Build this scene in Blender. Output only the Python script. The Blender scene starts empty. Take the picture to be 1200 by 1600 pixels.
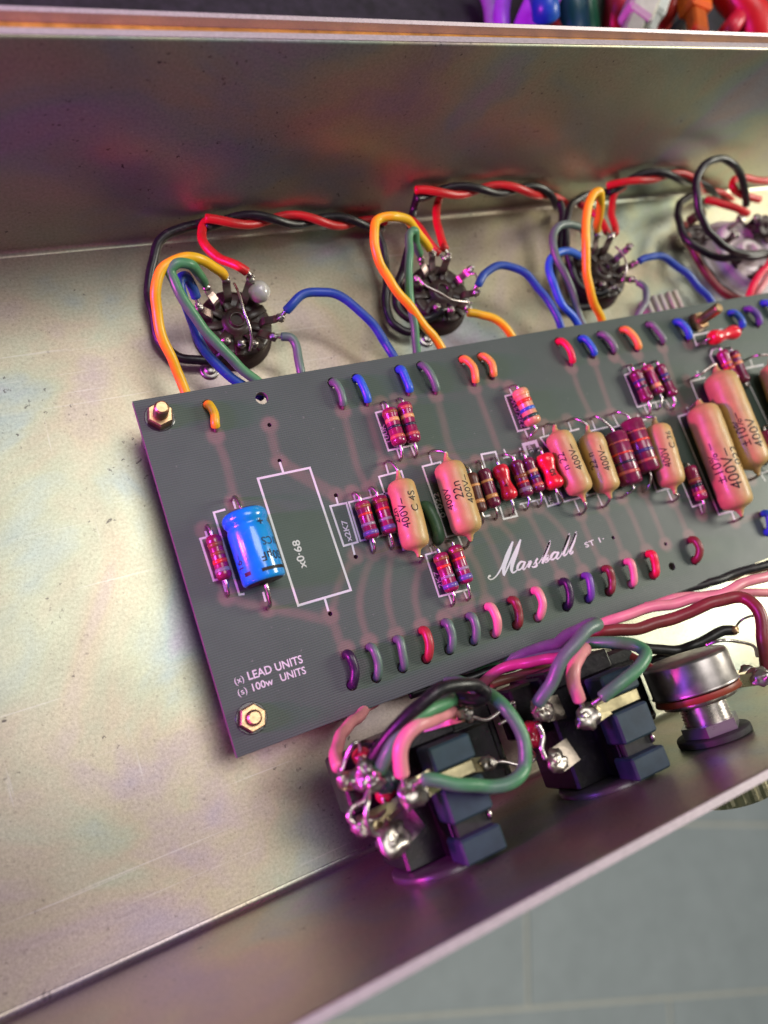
import bpy, bmesh, math, random
from math import sin, cos, pi, radians
from mathutils import Vector, Matrix, noise
from mathutils.geometry import delaunay_2d_cdt
random.seed(7)
S = 0.001                                   # all tables below are in millimetres
SC = bpy.context.scene
COL = SC.collection

# ---------------------------------------------------------------- camera
RW = ((0.8847, -0.3219, 0.3372), (-0.2322, -0.9315, -0.2799), (0.4042, 0.1693, -0.8988))
_r0 = Vector(RW[0]).normalized(); _r2 = Vector(RW[2]); _r2 = (_r2 - _r0 * _r2.dot(_r0)).normalized(); _r1 = _r2.cross(_r0)
CAM = Vector((-23.55, -65.1, 168.2))
cam_data = bpy.data.cameras.new("camera"); cam = bpy.data.objects.new("camera", cam_data); COL.objects.link(cam)
M = Matrix((_r0, -_r1, -_r2)).transposed().to_4x4(); M.translation = CAM * S
cam.matrix_world = M
cam_data.sensor_fit = 'VERTICAL'; cam_data.sensor_height = 36; cam_data.lens = 27.0
cam_data.clip_start = 0.01; cam_data.clip_end = 20
cam_data.dof.use_dof = True; cam_data.dof.focus_distance = 0.166; cam_data.dof.aperture_fstop = 10.5
SC.camera = cam

# ---------------------------------------------------------------- world, lamps, exposure
w = bpy.data.worlds.new("World"); SC.world = w; w.use_nodes = True
w.node_tree.nodes["Background"].inputs[0].default_value = (0.86, 1.0, 0.82, 1)
w.node_tree.nodes["Background"].inputs[1].default_value = 0.10
SC.view_settings.view_transform = 'Standard'; SC.view_settings.look = 'None'; SC.view_settings.exposure = 0.0; SC.view_settings.gamma = 1.0
def area(name, loc, target, sx, sy, power, col):
    l = bpy.data.lights.new(name, 'AREA'); l.shape = 'RECTANGLE'; l.size = sx * S; l.size_y = sy * S; l.energy = power; l.color = col
    o = bpy.data.objects.new(name, l); COL.objects.link(o)
    o.location = Vector(loc) * S
    d = (Vector(target) - Vector(loc)); o.rotation_euler = d.to_track_quat('-Z', 'Y').to_euler()
    return o
area("window_light", (700, -80, 410), (60, -20, 0), 210, 210, 3.7, (1.0, 0.97, 0.84))
area("ceiling_light", (330, 330, 2000), (120, -40, 0), 1050, 800, 17.5, (1.0, 0.975, 0.94))
area("magenta_lamp", (-340, 26, 104), (60, -50, 12), 40, 40, 2.0, (1.0, 0.05, 0.62))
area("violet_lamp", (-280, 22, 170), (60, -90, 10), 24, 50, 0.6, (0.34, 0.07, 1.0))
SC.cycles.max_bounces = 8; SC.cycles.use_denoising = True; SC.cycles.sample_clamp_indirect = 4.0

# ---------------------------------------------------------------- helpers
def ray(px, py):
    d = Vector(((px - 600) / 1200, (py - 800) / 1200, 1.0))
    return _r0 * d.x + _r1 * d.y + _r2 * d.z
def at(px, py, z):
    "point of the place (mm) at height z seen at this photograph pixel"
    r = ray(px, py); return CAM + r * ((z - CAM.z) / r.z)
def ony(px, py, y):
    r = ray(px, py); return CAM + r * ((y - CAM.y) / r.y)
def depth(p): return (Vector(p) - CAM).dot(_r2)
ZB = 14.0                                   # top face of the circuit board

class MB:
    def __init__(s): s.v = []; s.f = []; s.m = []; s.sm = []
    def add(s, vs, fs, mi=0, smooth=True):
        n = len(s.v); s.v += [tuple(x) for x in vs]
        for f in fs: s.f.append(tuple(i + n for i in f)); s.m.append(mi); s.sm.append(smooth)
    def build(s, name, mats, parent=None, label=None):
        me = bpy.data.meshes.new(name)
        if parent is not None: off = parent.matrix_world.translation / S
        else:
            xs = [v[0] for v in s.v]; ys = [v[1] for v in s.v]; off = Vector(((min(xs) + max(xs)) / 2, (min(ys) + max(ys)) / 2, min(v[2] for v in s.v)))
        me.from_pydata([((x - off.x) * S, (y - off.y) * S, (z - off.z) * S) for x, y, z in s.v], [], s.f)
        if not isinstance(mats, (list, tuple)): mats = [mats]
        for m in mats: me.materials.append(m)
        me.polygons.foreach_set("material_index", s.m); me.polygons.foreach_set("use_smooth", s.sm)
        me.update()
        o = bpy.data.objects.new(name, me); COL.objects.link(o)
        if parent is not None: o.parent = parent; o.matrix_world = parent.matrix_world.copy()
        else: o.location = off * S; o.matrix_world = Matrix.Translation(off * S)
        if label: o["label"] = label
        return o
def tag(o, label=None, cat=None, group=None, kind=None):
    if label: o["label"] = label
    if cat: o["category"] = cat
    if group: o["group"] = group
    if kind: o["kind"] = kind
    return o
def thing(name, loc, label, cat, group=None):
    o = bpy.data.objects.new(name, None); COL.objects.link(o); o.location = Vector(loc) * S
    o.matrix_world = Matrix.Translation(Vector(loc) * S)
    o.empty_display_size = 0.004
    return tag(o, label, cat, group)
def spline(P, n=6, closed=False):
    P = [Vector(p) for p in P]
    if len(P) < 3: return P
    out = []
    N = len(P)
    for i in range(N - 1):
        p0 = P[i - 1] if i > 0 else P[0] * 2 - P[1]; p1 = P[i]; p2 = P[i + 1]
        p3 = P[i + 2] if i + 2 < N else P[-1] * 2 - P[-2]
        d1 = max((p1 - p0).length, 1e-6) ** .5; d2 = max((p2 - p1).length, 1e-6) ** .5; d3 = max((p3 - p2).length, 1e-6) ** .5
        m1 = ((p1 - p0) / d1 - (p2 - p0) / (d1 + d2) + (p2 - p1) / d2) * d2
        m2 = ((p2 - p1) / d2 - (p3 - p1) / (d2 + d3) + (p3 - p2) / d3) * d2
        for k in range(n):
            t = k / n; t2 = t * t; t3 = t2 * t
            out.append(p1 * (2 * t3 - 3 * t2 + 1) + m1 * (t3 - 2 * t2 + t) + p2 * (-2 * t3 + 3 * t2) + m2 * (t3 - t2))
    out.append(P[-1]); return out
def tube(mb, P, r, seg=12, mi=0, cap=True, wob=0.0, round_end=True):
    P = [Vector(p) for p in P]
    Q = [P[0]]
    for p in P[1:]:
        if (p - Q[-1]).length > 1e-4: Q.append(p)
    P = Q; n = len(P)
    rr = r if isinstance(r, (list, tuple)) else None
    T = [(P[min(i + 1, n - 1)] - P[max(i - 1, 0)]).normalized() for i in range(n)]
    a = T[0].orthogonal().normalized(); rings = []; 
    pts = []; rad = []
    for i in range(n):
        ri = rr[i] if rr else r
        if wob: ri *= 1 + wob * noise.noise(P[i] * .35)
        pts.append((P[i], T[i])); rad.append(ri)
    if round_end and cap:
        k = rad[0]; pts.insert(0, (P[0] - T[0] * k * .25, T[0])); rad.insert(0, k * .72)
        k = rad[-1]; pts.append((P[-1] + T[-1] * k * .25, T[-1])); rad.append(k * .72)
    vs = []; fs = []
    for i, (p, t) in enumerate(pts):
        a = (a - t * a.dot(t)).normalized(); b = t.cross(a)
        for k in range(seg):
            th = 2 * pi * k / seg
            vs.append(p + (a * cos(th) + b * sin(th)) * rad[i])
    m = len(pts)
    for i in range(m - 1):
        for k in range(seg):
            fs.append((i * seg + k, i * seg + (k + 1) % seg, (i + 1) * seg + (k + 1) % seg, (i + 1) * seg + k))
    if cap:
        fs.append(tuple(reversed(range(seg)))); fs.append(tuple((m - 1) * seg + k for k in range(seg)))
    mb.add(vs, fs, mi)
def lathe(mb, p, ax, prof, seg=24, mi=0, cap=True, smooth=True, wob=0.0):
    "prof: (distance along ax, radius)"
    p = Vector(p); ax = Vector(ax).normalized(); a = ax.orthogonal().normalized(); b = ax.cross(a)
    vs = []; fs = []; m = len(prof)
    for d, r in prof:
        for k in range(seg):
            th = 2 * pi * k / seg; q = p + ax * d + (a * cos(th) + b * sin(th)) * r
            if wob: q += (a * cos(th) + b * sin(th)) * wob * noise.noise(q * .45)
            vs.append(q)
    for i in range(m - 1):
        for k in range(seg):
            fs.append((i * seg + k, i * seg + (k + 1) % seg, (i + 1) * seg + (k + 1) % seg, (i + 1) * seg + k))
    mb.add(vs, fs, mi, smooth)
    if cap: mb.add(vs[:seg], [tuple(reversed(range(seg)))], mi, False); mb.add(vs[-seg:], [tuple(range(seg))], mi, False)
def box(mb, lo, hi, mi=0, bev=0.0, rot=None, org=None):
    x0, y0, z0 = lo; x1, y1, z1 = hi
    c = Vector(((x0 + x1) / 2, (y0 + y1) / 2, (z0 + z1) / 2)); h = Vector((x1 - x0, y1 - y0, z1 - z0)) / 2
    b = min(bev, h.x * .45, h.y * .45, h.z * .45)
    vs = []; fs = []
    if b <= 0:
        for sx in (-1, 1):
            for sy in (-1, 1):
                for sz in (-1, 1): vs.append(Vector((sx * h.x, sy * h.y, sz * h.z)))
        fs = [(0, 1, 3, 2), (4, 6, 7, 5), (0, 4, 5, 1), (2, 3, 7, 6), (0, 2, 6, 4), (1, 5, 7, 3)]
    else:
        idx = {}
        for sx in (-1, 1):
            for sy in (-1, 1):
                for sz in (-1, 1):
                    for a_ in range(3):
                        q = [sx * (h.x - b), sy * (h.y - b), sz * (h.z - b)]
                        q[a_] = (sx, sy, sz)[a_] * h[a_]
                        idx[(sx, sy, sz, a_)] = len(vs); vs.append(Vector(q))
        for a_ in range(3):
            o1, o2 = [k for k in range(3) if k != a_]
            for s_ in (-1, 1):
                loop = []
                for u, v_ in ((-1, -1), (1, -1), (1, 1), (-1, 1)):
                    k = [0, 0, 0]; k[a_] = s_; k[o1] = u; k[o2] = v_; loop.append(idx[(k[0], k[1], k[2], a_)])
                fs.append(tuple(loop))
        for a_ in range(3):
            o1, o2 = [k for k in range(3) if k != a_]
            for u in (-1, 1):
                for v_ in (-1, 1):
                    k = [0, 0, 0]; k[o1] = u; k[o2] = v_
                    k0 = list(k); k0[a_] = -1; k1 = list(k); k1[a_] = 1
                    fs.append((idx[(*k0, o1)], idx[(*k1, o1)], idx[(*k1, o2)], idx[(*k0, o2)]))
        for sx in (-1, 1):
            for sy in (-1, 1):
                for sz in (-1, 1): fs.append(tuple(idx[(sx, sy, sz, a_)] for a_ in range(3)))
        # consistent outward winding
        g = []
        for f in fs:
            n = (vs[f[1]] - vs[f[0]]).cross(vs[f[2]] - vs[f[0]]); cc = sum((vs[i] for i in f), Vector()) / len(f)
            g.append(f if n.dot(cc) > 0 else tuple(reversed(f)))
        fs = g
    if rot is not None: vs = [rot @ v for v in vs]
    o = Vector(org) if org is not None else c
    if rot is not None and org is not None: vs = [v + (rot @ (c - o)) + o for v in vs]
    else: vs = [v + c for v in vs]
    mb.add(vs, fs, mi, False)
def blob(mb, c, r, sc=(1, 1, 1), rough=.22, seed=0, mi=0, nu=14, nv=9):
    c = Vector(c); vs = []; fs = []
    for j in range(nv + 1):
        ph = pi * j / nv
        for i in range(nu):
            th = 2 * pi * i / nu
            d = Vector((sin(ph) * cos(th), sin(ph) * sin(th), cos(ph)))
            k = r * (1 + rough * noise.noise(d * 1.7 + Vector((seed, seed * .7, 0))) * 1.6)
            vs.append(c + Vector((d.x * sc[0], d.y * sc[1], d.z * sc[2])) * k)
    for j in range(nv):
        for i in range(nu): fs.append((j * nu + i, j * nu + (i + 1) % nu, (j + 1) * nu + (i + 1) % nu, (j + 1) * nu + i))
    mb.add(vs, fs, mi)
_tc = {}
def text2d(s, bold=0.0, spacing=1.0):
    k = (s, bold, spacing)
    if k in _tc: return _tc[k]
    cu = bpy.data.curves.new("t", 'FONT'); cu.body = s; cu.size = 1.0; cu.offset = bold; cu.resolution_u = 3; cu.space_character = spacing
    o = bpy.data.objects.new("t", cu); me = o.to_mesh()
    b_ = bmesh.new(); b_.from_mesh(me)
    for i in range(-3, 12):
        bmesh.ops.bisect_plane(b_, geom=b_.verts[:] + b_.edges[:] + b_.faces[:], plane_co=(0, i * .09 + .013, 0), plane_no=(0, 1, 0))
    if len(s) < 8:
        for i in range(0, int(len(s) * 7)):
            bmesh.ops.bisect_plane(b_, geom=b_.verts[:] + b_.edges[:] + b_.faces[:], plane_co=(i * .11 + .017, 0, 0), plane_no=(1, 0, 0))
    b_.to_mesh(me); b_.free()
    V = [(v.co.x, v.co.y) for v in me.vertices]; F = [tuple(p.vertices) for p in me.polygons]
    o.to_mesh_clear(); bpy.data.objects.remove(o); bpy.data.curves.remove(cu)
    _tc[k] = (V, F); return V, F
def print_flat(mb, s, p0, xdir, ydir, size, z, bold=.01, spacing=1.0, squash=1.0):
    V, F = text2d(s, bold, spacing); p0 = Vector(p0); xd = Vector(xdir).normalized(); yd = Vector(ydir).normalized()
    vs = [p0 + xd * (x * size * squash) + yd * (y * size) for x, y in V]
    for v in vs: v.z = z
    mb.add(vs, F, 0, False)
def strip(mb, P, wid, z, closed=False):
    "flat printed line of the given width (one number or one per point)"
    P = [Vector((p[0], p[1], 0)) for p in P]; n = len(P)
    W = wid if isinstance(wid, (list, tuple)) else [wid] * n
    L = []; Rr = []
    for i in range(n):
        if closed: a, b = P[i - 1], P[(i + 1) % n]
        else: a, b = P[max(i - 1, 0)], P[min(i + 1, n - 1)]
        t1 = (P[i] - a); t2 = (b - P[i])
        t1 = t1.normalized() if t1.length > 1e-6 else t2.normalized(); t2 = t2.normalized() if t2.length > 1e-6 else t1
        n1 = Vector((-t1.y, t1.x, 0)); n2 = Vector((-t2.y, t2.x, 0)); m = (n1 + n2)
        m = m.normalized() if m.length > 1e-6 else n1
        k = min(1 / max(m.dot(n1), .35), 2.0) * W[i] / 2
        L.append(P[i] + m * k); Rr.append(P[i] - m * k)
    vs = [Vector((q.x, q.y, z)) for q in L] + [Vector((q.x, q.y, z)) for q in Rr]
    fs = [(i, n + i, n + (i + 1) % n, (i + 1) % n) for i in range(n if closed else n - 1)]
    mb.add(vs, fs, 0, False)

# ---------------------------------------------------------------- materials
def newmat(name):
    m = bpy.data.materials.new(name); m.use_nodes = True; nt = m.node_tree
    return m, nt, nt.nodes["Principled BSDF"]
def L_(nt, a, b): nt.links.new(a, b)
def ramp(nt, stops, interp='LINEAR'):
    r = nt.nodes.new("ShaderNodeValToRGB"); r.color_ramp.interpolation = interp; e = r.color_ramp.elements
    e[0].position, e[0].color = stops[0][0], (*stops[0][1], 1); e[1].position, e[1].color = stops[-1][0], (*stops[-1][1], 1)
    for p, c in stops[1:-1]: x = e.new(p); x.color = (*c, 1)
    return r
def objco(nt):
    t = nt.nodes.new("ShaderNodeNewGeometry"); return t.outputs["Position"]
def nz(nt, scale, detail=3, rough=.55, co=None, dist=0.0):
    n = nt.nodes.new("ShaderNodeTexNoise"); n.inputs["Scale"].default_value = scale; n.inputs["Detail"].default_value = detail
    n.inputs["Roughness"].default_value = rough; n.inputs["Distortion"].default_value = dist
    L_(nt, co if co is not None else objco(nt), n.inputs["Vector"]); return n
def bump(nt, b, h, strength=.2, dist=.0002):
    n = nt.nodes.new("ShaderNodeBump"); n.inputs["Strength"].default_value = strength; n.inputs["Distance"].default_value = dist
    L_(nt, h, n.inputs["Height"]); L_(nt, n.outputs[0], b.inputs["Normal"]); return n
def mixc(nt, fac, a, b, mode='MIX'):
    m = nt.nodes.new("ShaderNodeMix"); m.data_type = 'RGBA'; m.blend_type = mode
    for s_, v in ((0, fac), (6, a), (7, b)):
        if hasattr(v, 'is_linked') or hasattr(v, 'links'): L_(nt, v, m.inputs[s_])
        elif s_ == 0: m.inputs[0].default_value = v
        else: m.inputs[s_].default_value = (*v, 1)
    return m.outputs[2]
def plastic(name, col, rough=.38, var=.12, spec=.5, grain=2500, coat=0.0, sss=0.0, dust=.0):
    m, nt, b = newmat(name)
    n = nz(nt, 260, 4); c2 = tuple(c * (1 - var) for c in col); c1 = tuple(min(1, c * (1 + var)) for c in col)
    r = ramp(nt, [(.3, c2), (.7, c1)]); L_(nt, n.outputs[0], r.inputs[0]); out = r.outputs[0]
    if dust:
        d = nz(nt, 900, 5, .7); dr = ramp(nt, [(.55, (0, 0, 0)), (.72, (dust,) * 3)]); L_(nt, d.outputs[0], dr.inputs[0])
        out = mixc(nt, dr.outputs[0], out, (.45, .40, .36))
    L_(nt, out, b.inputs["Base Color"])
    rn = nz(nt, 700, 3); rr = nt.nodes.new("ShaderNodeMapRange"); rr.inputs[3].default_value = rough * .75; rr.inputs[4].default_value = rough * 1.3
    L_(nt, rn.outputs[0], rr.inputs[0]); L_(nt, rr.outputs[0], b.inputs["Roughness"])
    b.inputs["Specular IOR Level"].default_value = spec; b.inputs["Coat Weight"].default_value = coat; b.inputs["Coat Roughness"].default_value = .12
    if sss: b.inputs["Subsurface Weight"].default_value = sss; b.inputs["Subsurface Radius"].default_value = (.001, .0006, .0004); b.inputs["Subsurface Scale"].default_value = .5
    g = nz(nt, grain, 2); bump(nt, b, g.outputs[0], .18, .00008)
    return m
def metal(name, col, rough=.3, var=.15, met=1.0, grain=900, bs=.3, scale=300):
    m, nt, b = newmat(name)
    n = nz(nt, scale, 4); r = ramp(nt, [(.3, tuple(c * (1 - var) for c in col)), (.7, tuple(min(1, c * (1 + var)) for c in col))])
    L_(nt, n.outputs[0], r.inputs[0]); L_(nt, r.outputs[0], b.inputs["Base Color"]); b.inputs["Metallic"].default_value = met
    rr = nt.nodes.new("ShaderNodeMapRange"); rr.inputs[3].default_value = rough * .7; rr.inputs[4].default_value = rough * 1.35
    L_(nt, n.outputs[0], rr.inputs[0]); L_(nt, rr.outputs[0], b.inputs["Roughness"])
    g = nz(nt, grain, 3); bump(nt, b, g.outputs[0], bs, .0001); return m

def zinc_mat():
    "passivated zinc sheet: pearly, faintly rainbow coloured, finely speckled"
    m, nt, b = newmat("zinc_plate"); co = objco(nt)
    n1 = nz(nt, 19, 4, .55, co, .7)
    r1 = ramp(nt, [(.28, (.38, .30, .40)), (.37, (.46, .35, .32)), (.45, (.50, .42, .26)), (.52, (.43, .46, .29)), (.59, (.32, .42, .38)), (.66, (.37, .35, .45)), (.76, (.46, .33, .35))])
    L_(nt, n1.outputs[0], r1.inputs[0])
    n2 = nz(nt, 38, 4, .6, co, .4); r2 = ramp(nt, [(.3, (.365, .345, .325)), (.7, (.49, .46, .435))]); L_(nt, n2.outputs[0], r2.inputs[0])
    c = mixc(nt, .58, r2.outputs[0], r1.outputs[0])
    # fine crystalline mottling
    n3 = nz(nt, 1500, 3, .7, co); r3 = ramp(nt, [(.3, (.76, .76, .76)), (.7, (1.18, 1.18, 1.18))]); L_(nt, n3.outputs[0], r3.inputs[0])
    c = mixc(nt, .75, c, r3.outputs[0], 'MULTIPLY')
    # pits and grime spots of several sizes, present only where a patchy mask allows them
    for sc_, th, k, mk in ((150, .10, .9, 30), (420, .15, .8, 50), (900, .20, .35, 90), (70, .05, .95, 18)):
        v = nt.nodes.new("ShaderNodeTexVoronoi"); v.inputs["Scale"].default_value = sc_; v.inputs["Randomness"].default_value = 1
        nd = nz(nt, sc_ * 5, 2, .6, co); vm = nt.nodes.new("ShaderNodeMix"); vm.data_type = 'VECTOR'; vm.inputs[0].default_value = .0022
        ad = nt.nodes.new("ShaderNodeVectorMath"); ad.operation = 'MULTIPLY_ADD'; ad.inputs[1].default_value = (.6 / sc_,) * 3
        L_(nt, nd.outputs[1], ad.inputs[0]); L_(nt, co, ad.inputs[2]); L_(nt, ad.outputs[0], v.inputs["Vector"])
        vr = ramp(nt, [(th * .45, (1, 1, 1)), (th, (0, 0, 0))]); L_(nt, v.outputs["Distance"], vr.inputs[0])
        mn = nz(nt, mk, 2, .5, co); mr = ramp(nt, [(.46, (0, 0, 0)), (.60, (k,) * 3)]); L_(nt, mn.outputs[0], mr.inputs[0])
        mu = mixc(nt, 1.0, vr.outputs[0], mr.outputs[0], 'MULTIPLY')
        c = mixc(nt, mu, c, (.07, .055, .06))
    # fine scratches in the rolling direction and a few across
    for sx, sy, th in ((14, 900, .70), (700, 30, .74)):
        mp = nt.nodes.new("ShaderNodeMapping"); mp.inputs["Scale"].default_value = (sx, sy, sx); mp.inputs["Rotation"].default_value = (0, 0, .06); L_(nt, co, mp.inputs["Vector"])
        sn = nz(nt, 1.0, 3, .6, mp.outputs[0]); sr = ramp(nt, [(th - .06, (0, 0, 0)), (th + .04, (.45, .45, .45))]); L_(nt, sn.outputs[0], sr.inputs[0])
        c = mixc(nt, sr.outputs[0], c, (.74, .70, .68))
    # brown stains
    n5 = nz(nt, 26, 5, .65, co); r5 = ramp(nt, [(.62, (0, 0, 0)), (.80, (.5, .5, .5))]); L_(nt, n5.outputs[0], r5.inputs[0])
    c = mixc(nt, r5.outputs[0], c, (.42, .33, .24))
    L_(nt, c, b.inputs["Base Color"]); b.inputs["Metallic"].default_value = .97
    rn = nz(nt, 60, 4, .6, co); rr = nt.nodes.new("ShaderNodeMapRange"); rr.inputs[3].default_value = .35; rr.inputs[4].default_value = .47
    L_(nt, rn.outputs[0], rr.inputs[0]); L_(nt, rr.outputs[0], b.inputs["Roughness"])
    g = nz(nt, 2600, 3, .7, co); bump(nt, b, g.outputs[0], .35, .00006)
    return m
ZINC = zinc_mat()
EDGE = metal("cut_edge", (.66, .59, .60), .5, .08, .6, 2500, .12, 2200)
RUST = plastic("rusty_strip", (.52, .27, .05), .6, .45, .3)
STEEL = metal("tinned_lead", (.62, .56, .54), .28, .2, 1, 1400, .3)
SOLDER = metal("solder", (.46, .42, .385), .36, .30, 1, 500, .35, 700)
BRASS = metal("brass_screw", (.62, .42, .24), .34, .25, 1, 1200, .4)
BRASSP = metal("brass_contact", (.80, .68, .42), .30, .12, 1, 900, .3)
NICKEL = metal("nickel_can", (.36, .33, .32), .36, .25, 1, 500, .1)
KNOBM = metal("knob_brass", (.50, .45, .30), .30, .2, 1, 900, .3)
BLACKP = plastic("black_moulding", (.008, .007, .009), .24, .3, .5, 1800, 0, 0, .03)
BAKE = plastic("brown_phenolic", (.030, .016, .013), .48, .4, .4, 1200, .2)
PHEN = plastic("red_phenolic", (.25, .05, .02), .45, .2)
GREYBLUE = plastic("dusty_blue_grey_plastic", (.024, .052, .066), .5, .22, .4, 1500)
CERAM = plastic("ceramic", (.62, .52, .55), .35, .12)
INK = plastic("black_ink", (.018, .014, .012), .5, .3, .3)
SILK = plastic("white_print", (.78, .76, .77), .55, .06, .3)
RUBBER = plastic("rubber", (.02, .02, .02), .7, .2)
_pc = {}
def pl(name, col, **k):
    if name not in _pc: _pc[name] = plastic(name, col, **k)
    return _pc[name]
WC = dict(orange=(.90, .36, .02), yellow=(.90, .50, .015), green=(.085, .27, .125), blue=(.02, .075, .34), red=(.62, .018, .02),
          black=(.010, .010, .011), violet=(.16, .08, .34), pink=(.80, .30, .32), maroon=(.22, .035, .035), brown=(.24, .085, .06),
          grey=(.17, .19, .19), brightblue=(.03, .13, .62), coral=(.92, .34, .07), crimson=(.42, .035, .045), greygreen=(.13, .20, .17), magenta=(.42, .09, .17), dviolet=(.035, .012, .05), hotred=(.75, .02, .06))
def wm(c): return pl("wire_" + c, WC[c], rough=.36, var=.10, coat=.0, sss=.0, dust=.12)

# ================================================================ SETTING
YB, YF, HW = 46.0, -104.0, 58.6             # back wall, front wall (inner faces), wall height
# tiled floor far below: tiles of 450 x 225 with recessed joints
ZT = -845.0
def tile_mat(i):
    m, nt, b = newmat("grey_floor_tile")
    n = nz(nt, 7, 5, .6); r = ramp(nt, [(.25, (.60, .655, .70)), (.75, (.70, .75, .80))]); L_(nt, n.outputs[0], r.inputs[0])
    n2 = nz(nt, 26, 5, .7); r2 = ramp(nt, [(.35, (.90, .90, .90)), (.7, (1.04, 1.04, 1.04))]); L_(nt, n2.outputs[0], r2.inputs[0])
    L_(nt, mixc(nt, .8, r.outputs[0], r2.outputs[0], 'MULTIPLY'), b.inputs["Base Color"]); b.inputs["Roughness"].default_value = .45; return m
TILE = tile_mat(0); GROUT = plastic("pale_grout", (.86, .84, .78), .8, .1)
mb = MB(); box(mb, (-3000, -3000, ZT - 40), (3500, 3000, ZT - 4)); fl = mb.build("floor", GROUT); tag(fl, kind="structure")
ux = Vector((.9265, -.3763, 0)); uy = Vector((.3763, .9265, 0))
o0 = at(824, 1430, ZT - 0.0); q = at(830, 1575, ZT)
base = at(826, 1576, ZT)                    # where a vertical joint meets the long joint
tme = None
mb = MB(); box(mb, (3, 3, -4), (447, 222, 0), 0, 1.5)
k = 0
for r_ in range(-4, 5):
    for c_ in range(-3, 4):
        p = base + uy * (225 * r_) + ux * (450 * c_ + (222 if r_ % 2 else 0))
        if tme is None:
            o = mb.build("floor_tile", TILE, fl); tme = o.data
            # mesh is stored relative to the floor's origin; make it local
            off = fl.matrix_world.translation
            for v in tme.vertices: v.co += off
        else: o = bpy.data.objects.new("floor_tile", tme); COL.objects.link(o); o.parent = fl
        o.matrix_world = Matrix.Translation(p * S) @ Matrix.Rotation(math.atan2(ux.y, ux.x), 4, 'Z')
        k += 1
# workbench under and behind the chassis
DARK = plastic("dark_bench_top", (.022, .018, .028), .55, .5)
mb = MB(); box(mb, (-700, -98, -42), (1100, 900, -2.0), 0, 2)
bench = tag(mb.build("workbench", DARK), "dark workbench top behind and under the metal chassis", "workbench")

# ---------------------------------------------------------------- chassis
X0, X1 = -150.0, 330.0
ch = thing("amplifier_chassis", (90, -30, 0), "folded zinc plated sheet metal chassis holding the circuit board", "chassis")
def extrude(prof, x0, x1, n, mb, closed=True):
    m = len(prof); vs = []; fs = []
    for i in range(n + 1):
        x = x0 + (x1 - x0) * i / n
        for y, z in prof: vs.append((x, y, z))
    for i in range(n):
        for k in range(m if closed else m - 1): fs.append((i * m + k, i * m + (k + 1) % m, (i + 1) * m + (k + 1) % m, (i + 1) * m + k))
    mb.add(vs, fs, 0, False)
    if closed: mb.add(vs[:m], [tuple(reversed(range(m)))], 0, False); mb.add(vs[-m:], [tuple(range(m))], 0, False)
T = 1.6
RB = 1.4
def arc(cy, cz, r, a0, a1, n=6): return [(cy + r * cos(radians(a0 + (a1 - a0) * i / n)), cz + r * sin(radians(a0 + (a1 - a0) * i / n))) for i in range(n + 1)]
mb = MB(); extrude([(YF + 1.5, 0), (YB - RB, 0), (YB - RB, -T), (YF + 1.5, -T)], X0, X1, 1, mb); mb.build("base_panel", ZINC, ch)
mb = MB()   # rear side, with bend and outward flange
pr = arc(YB - RB, RB, RB, -90, 0) + [(YB, HW - .5)] + [(YB + .35, HW - .08), (YB + .7, HW), (YB + 1.5, HW), (YB + 1.9, HW - .4), (YB + 1.9, HW - 3)] + [(YB + T, HW - 3.2), (YB + T, RB)] + arc(YB - RB, RB, RB + T, 0, -90)
extrude(pr, X0, X1, 1, mb)
for i, f in enumerate(mb.f): mb.sm[i] = True
rp = mb.build("rear_panel", ZINC, ch)
mb = MB(); R2 = 1.5
pr = arc(YF + R2, R2, R2, 270, 180, 14) + [(YF, 62.2 - .4), (YF - .35, 62.2), (YF - T + .3, 62.2), (YF - T, 62.2 - .4), (YF - T, R2)] + arc(YF + R2, R2, R2 + T, 180, 270, 14)
extrude(pr, X0, X1, 1, mb)
for i, f in enumerate(mb.f): mb.sm[i] = len(f) == 4 and (f[0] % len(pr)) < 13
mb.build("front_panel", ZINC, ch)
mb = MB(); box(mb, (X0 - T, YF - T, -T), (X0, YB + T, 50), 0, .3); mb.build("end_panel", ZINC, ch)
# bright worn cut edges
mb = MB(); box(mb, (X0, YB + .5, HW + .02), (X1, YB + 1.8, HW + .18), 0, .05)
box(mb, (X0, YF - T + .1, 62.22), (X1, YF - .1, 62.4), 0, .06); mb.build("cut_edge", EDGE, ch)
# rusty strip and outer lip behind the flange, tapering away to the right
lip = thing("rear_lip_strip", (90, YB + 5, HW - 3), "rust brown strip with thin pale lip along chassis rear flange", "trim strip")
def taper(mb, ya, yb, z0, z1, x0, x1, dy0, dy1):
    vs = [(x0, ya, z0), (x0, yb + dy0, z0), (x0, yb + dy0, z1), (x0, ya, z1), (x1, ya, z0), (x1, yb + dy1, z0), (x1, yb + dy1, z1), (x1, ya, z1)]
    mb.add(vs, [(0, 1, 2, 3), (7, 6, 5, 4), (0, 4, 5, 1), (1, 5, 6, 2), (2, 6, 7, 3), (3, 7, 4, 0)], 0, False)
mb = MB(); taper(mb, YB + 1.95, YB + 5.6, HW - 6, HW - 2.4, X0, X1, .9, -2.2); mb.build("rust_strip", RUST, lip)
mb = MB()
vs = []
for x, d in ((X0, .9), (X1, -2.2)):
    for y, z in ((5.65, HW - 7), (6.3, HW - 7), (6.5, HW - .2), (6.2, HW), (5.65, HW - .4)): vs.append((x, YB + y + d, z))
mb.add(vs, [(0, 1, 6, 5), (1, 2, 7, 6), (2, 3, 8, 7), (3, 4, 9, 8), (4, 0, 5, 9), (4, 3, 2, 1, 0), (5, 6, 7, 8, 9)], 0, False)
mb.build("lip_edge", EDGE, lip)

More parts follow.
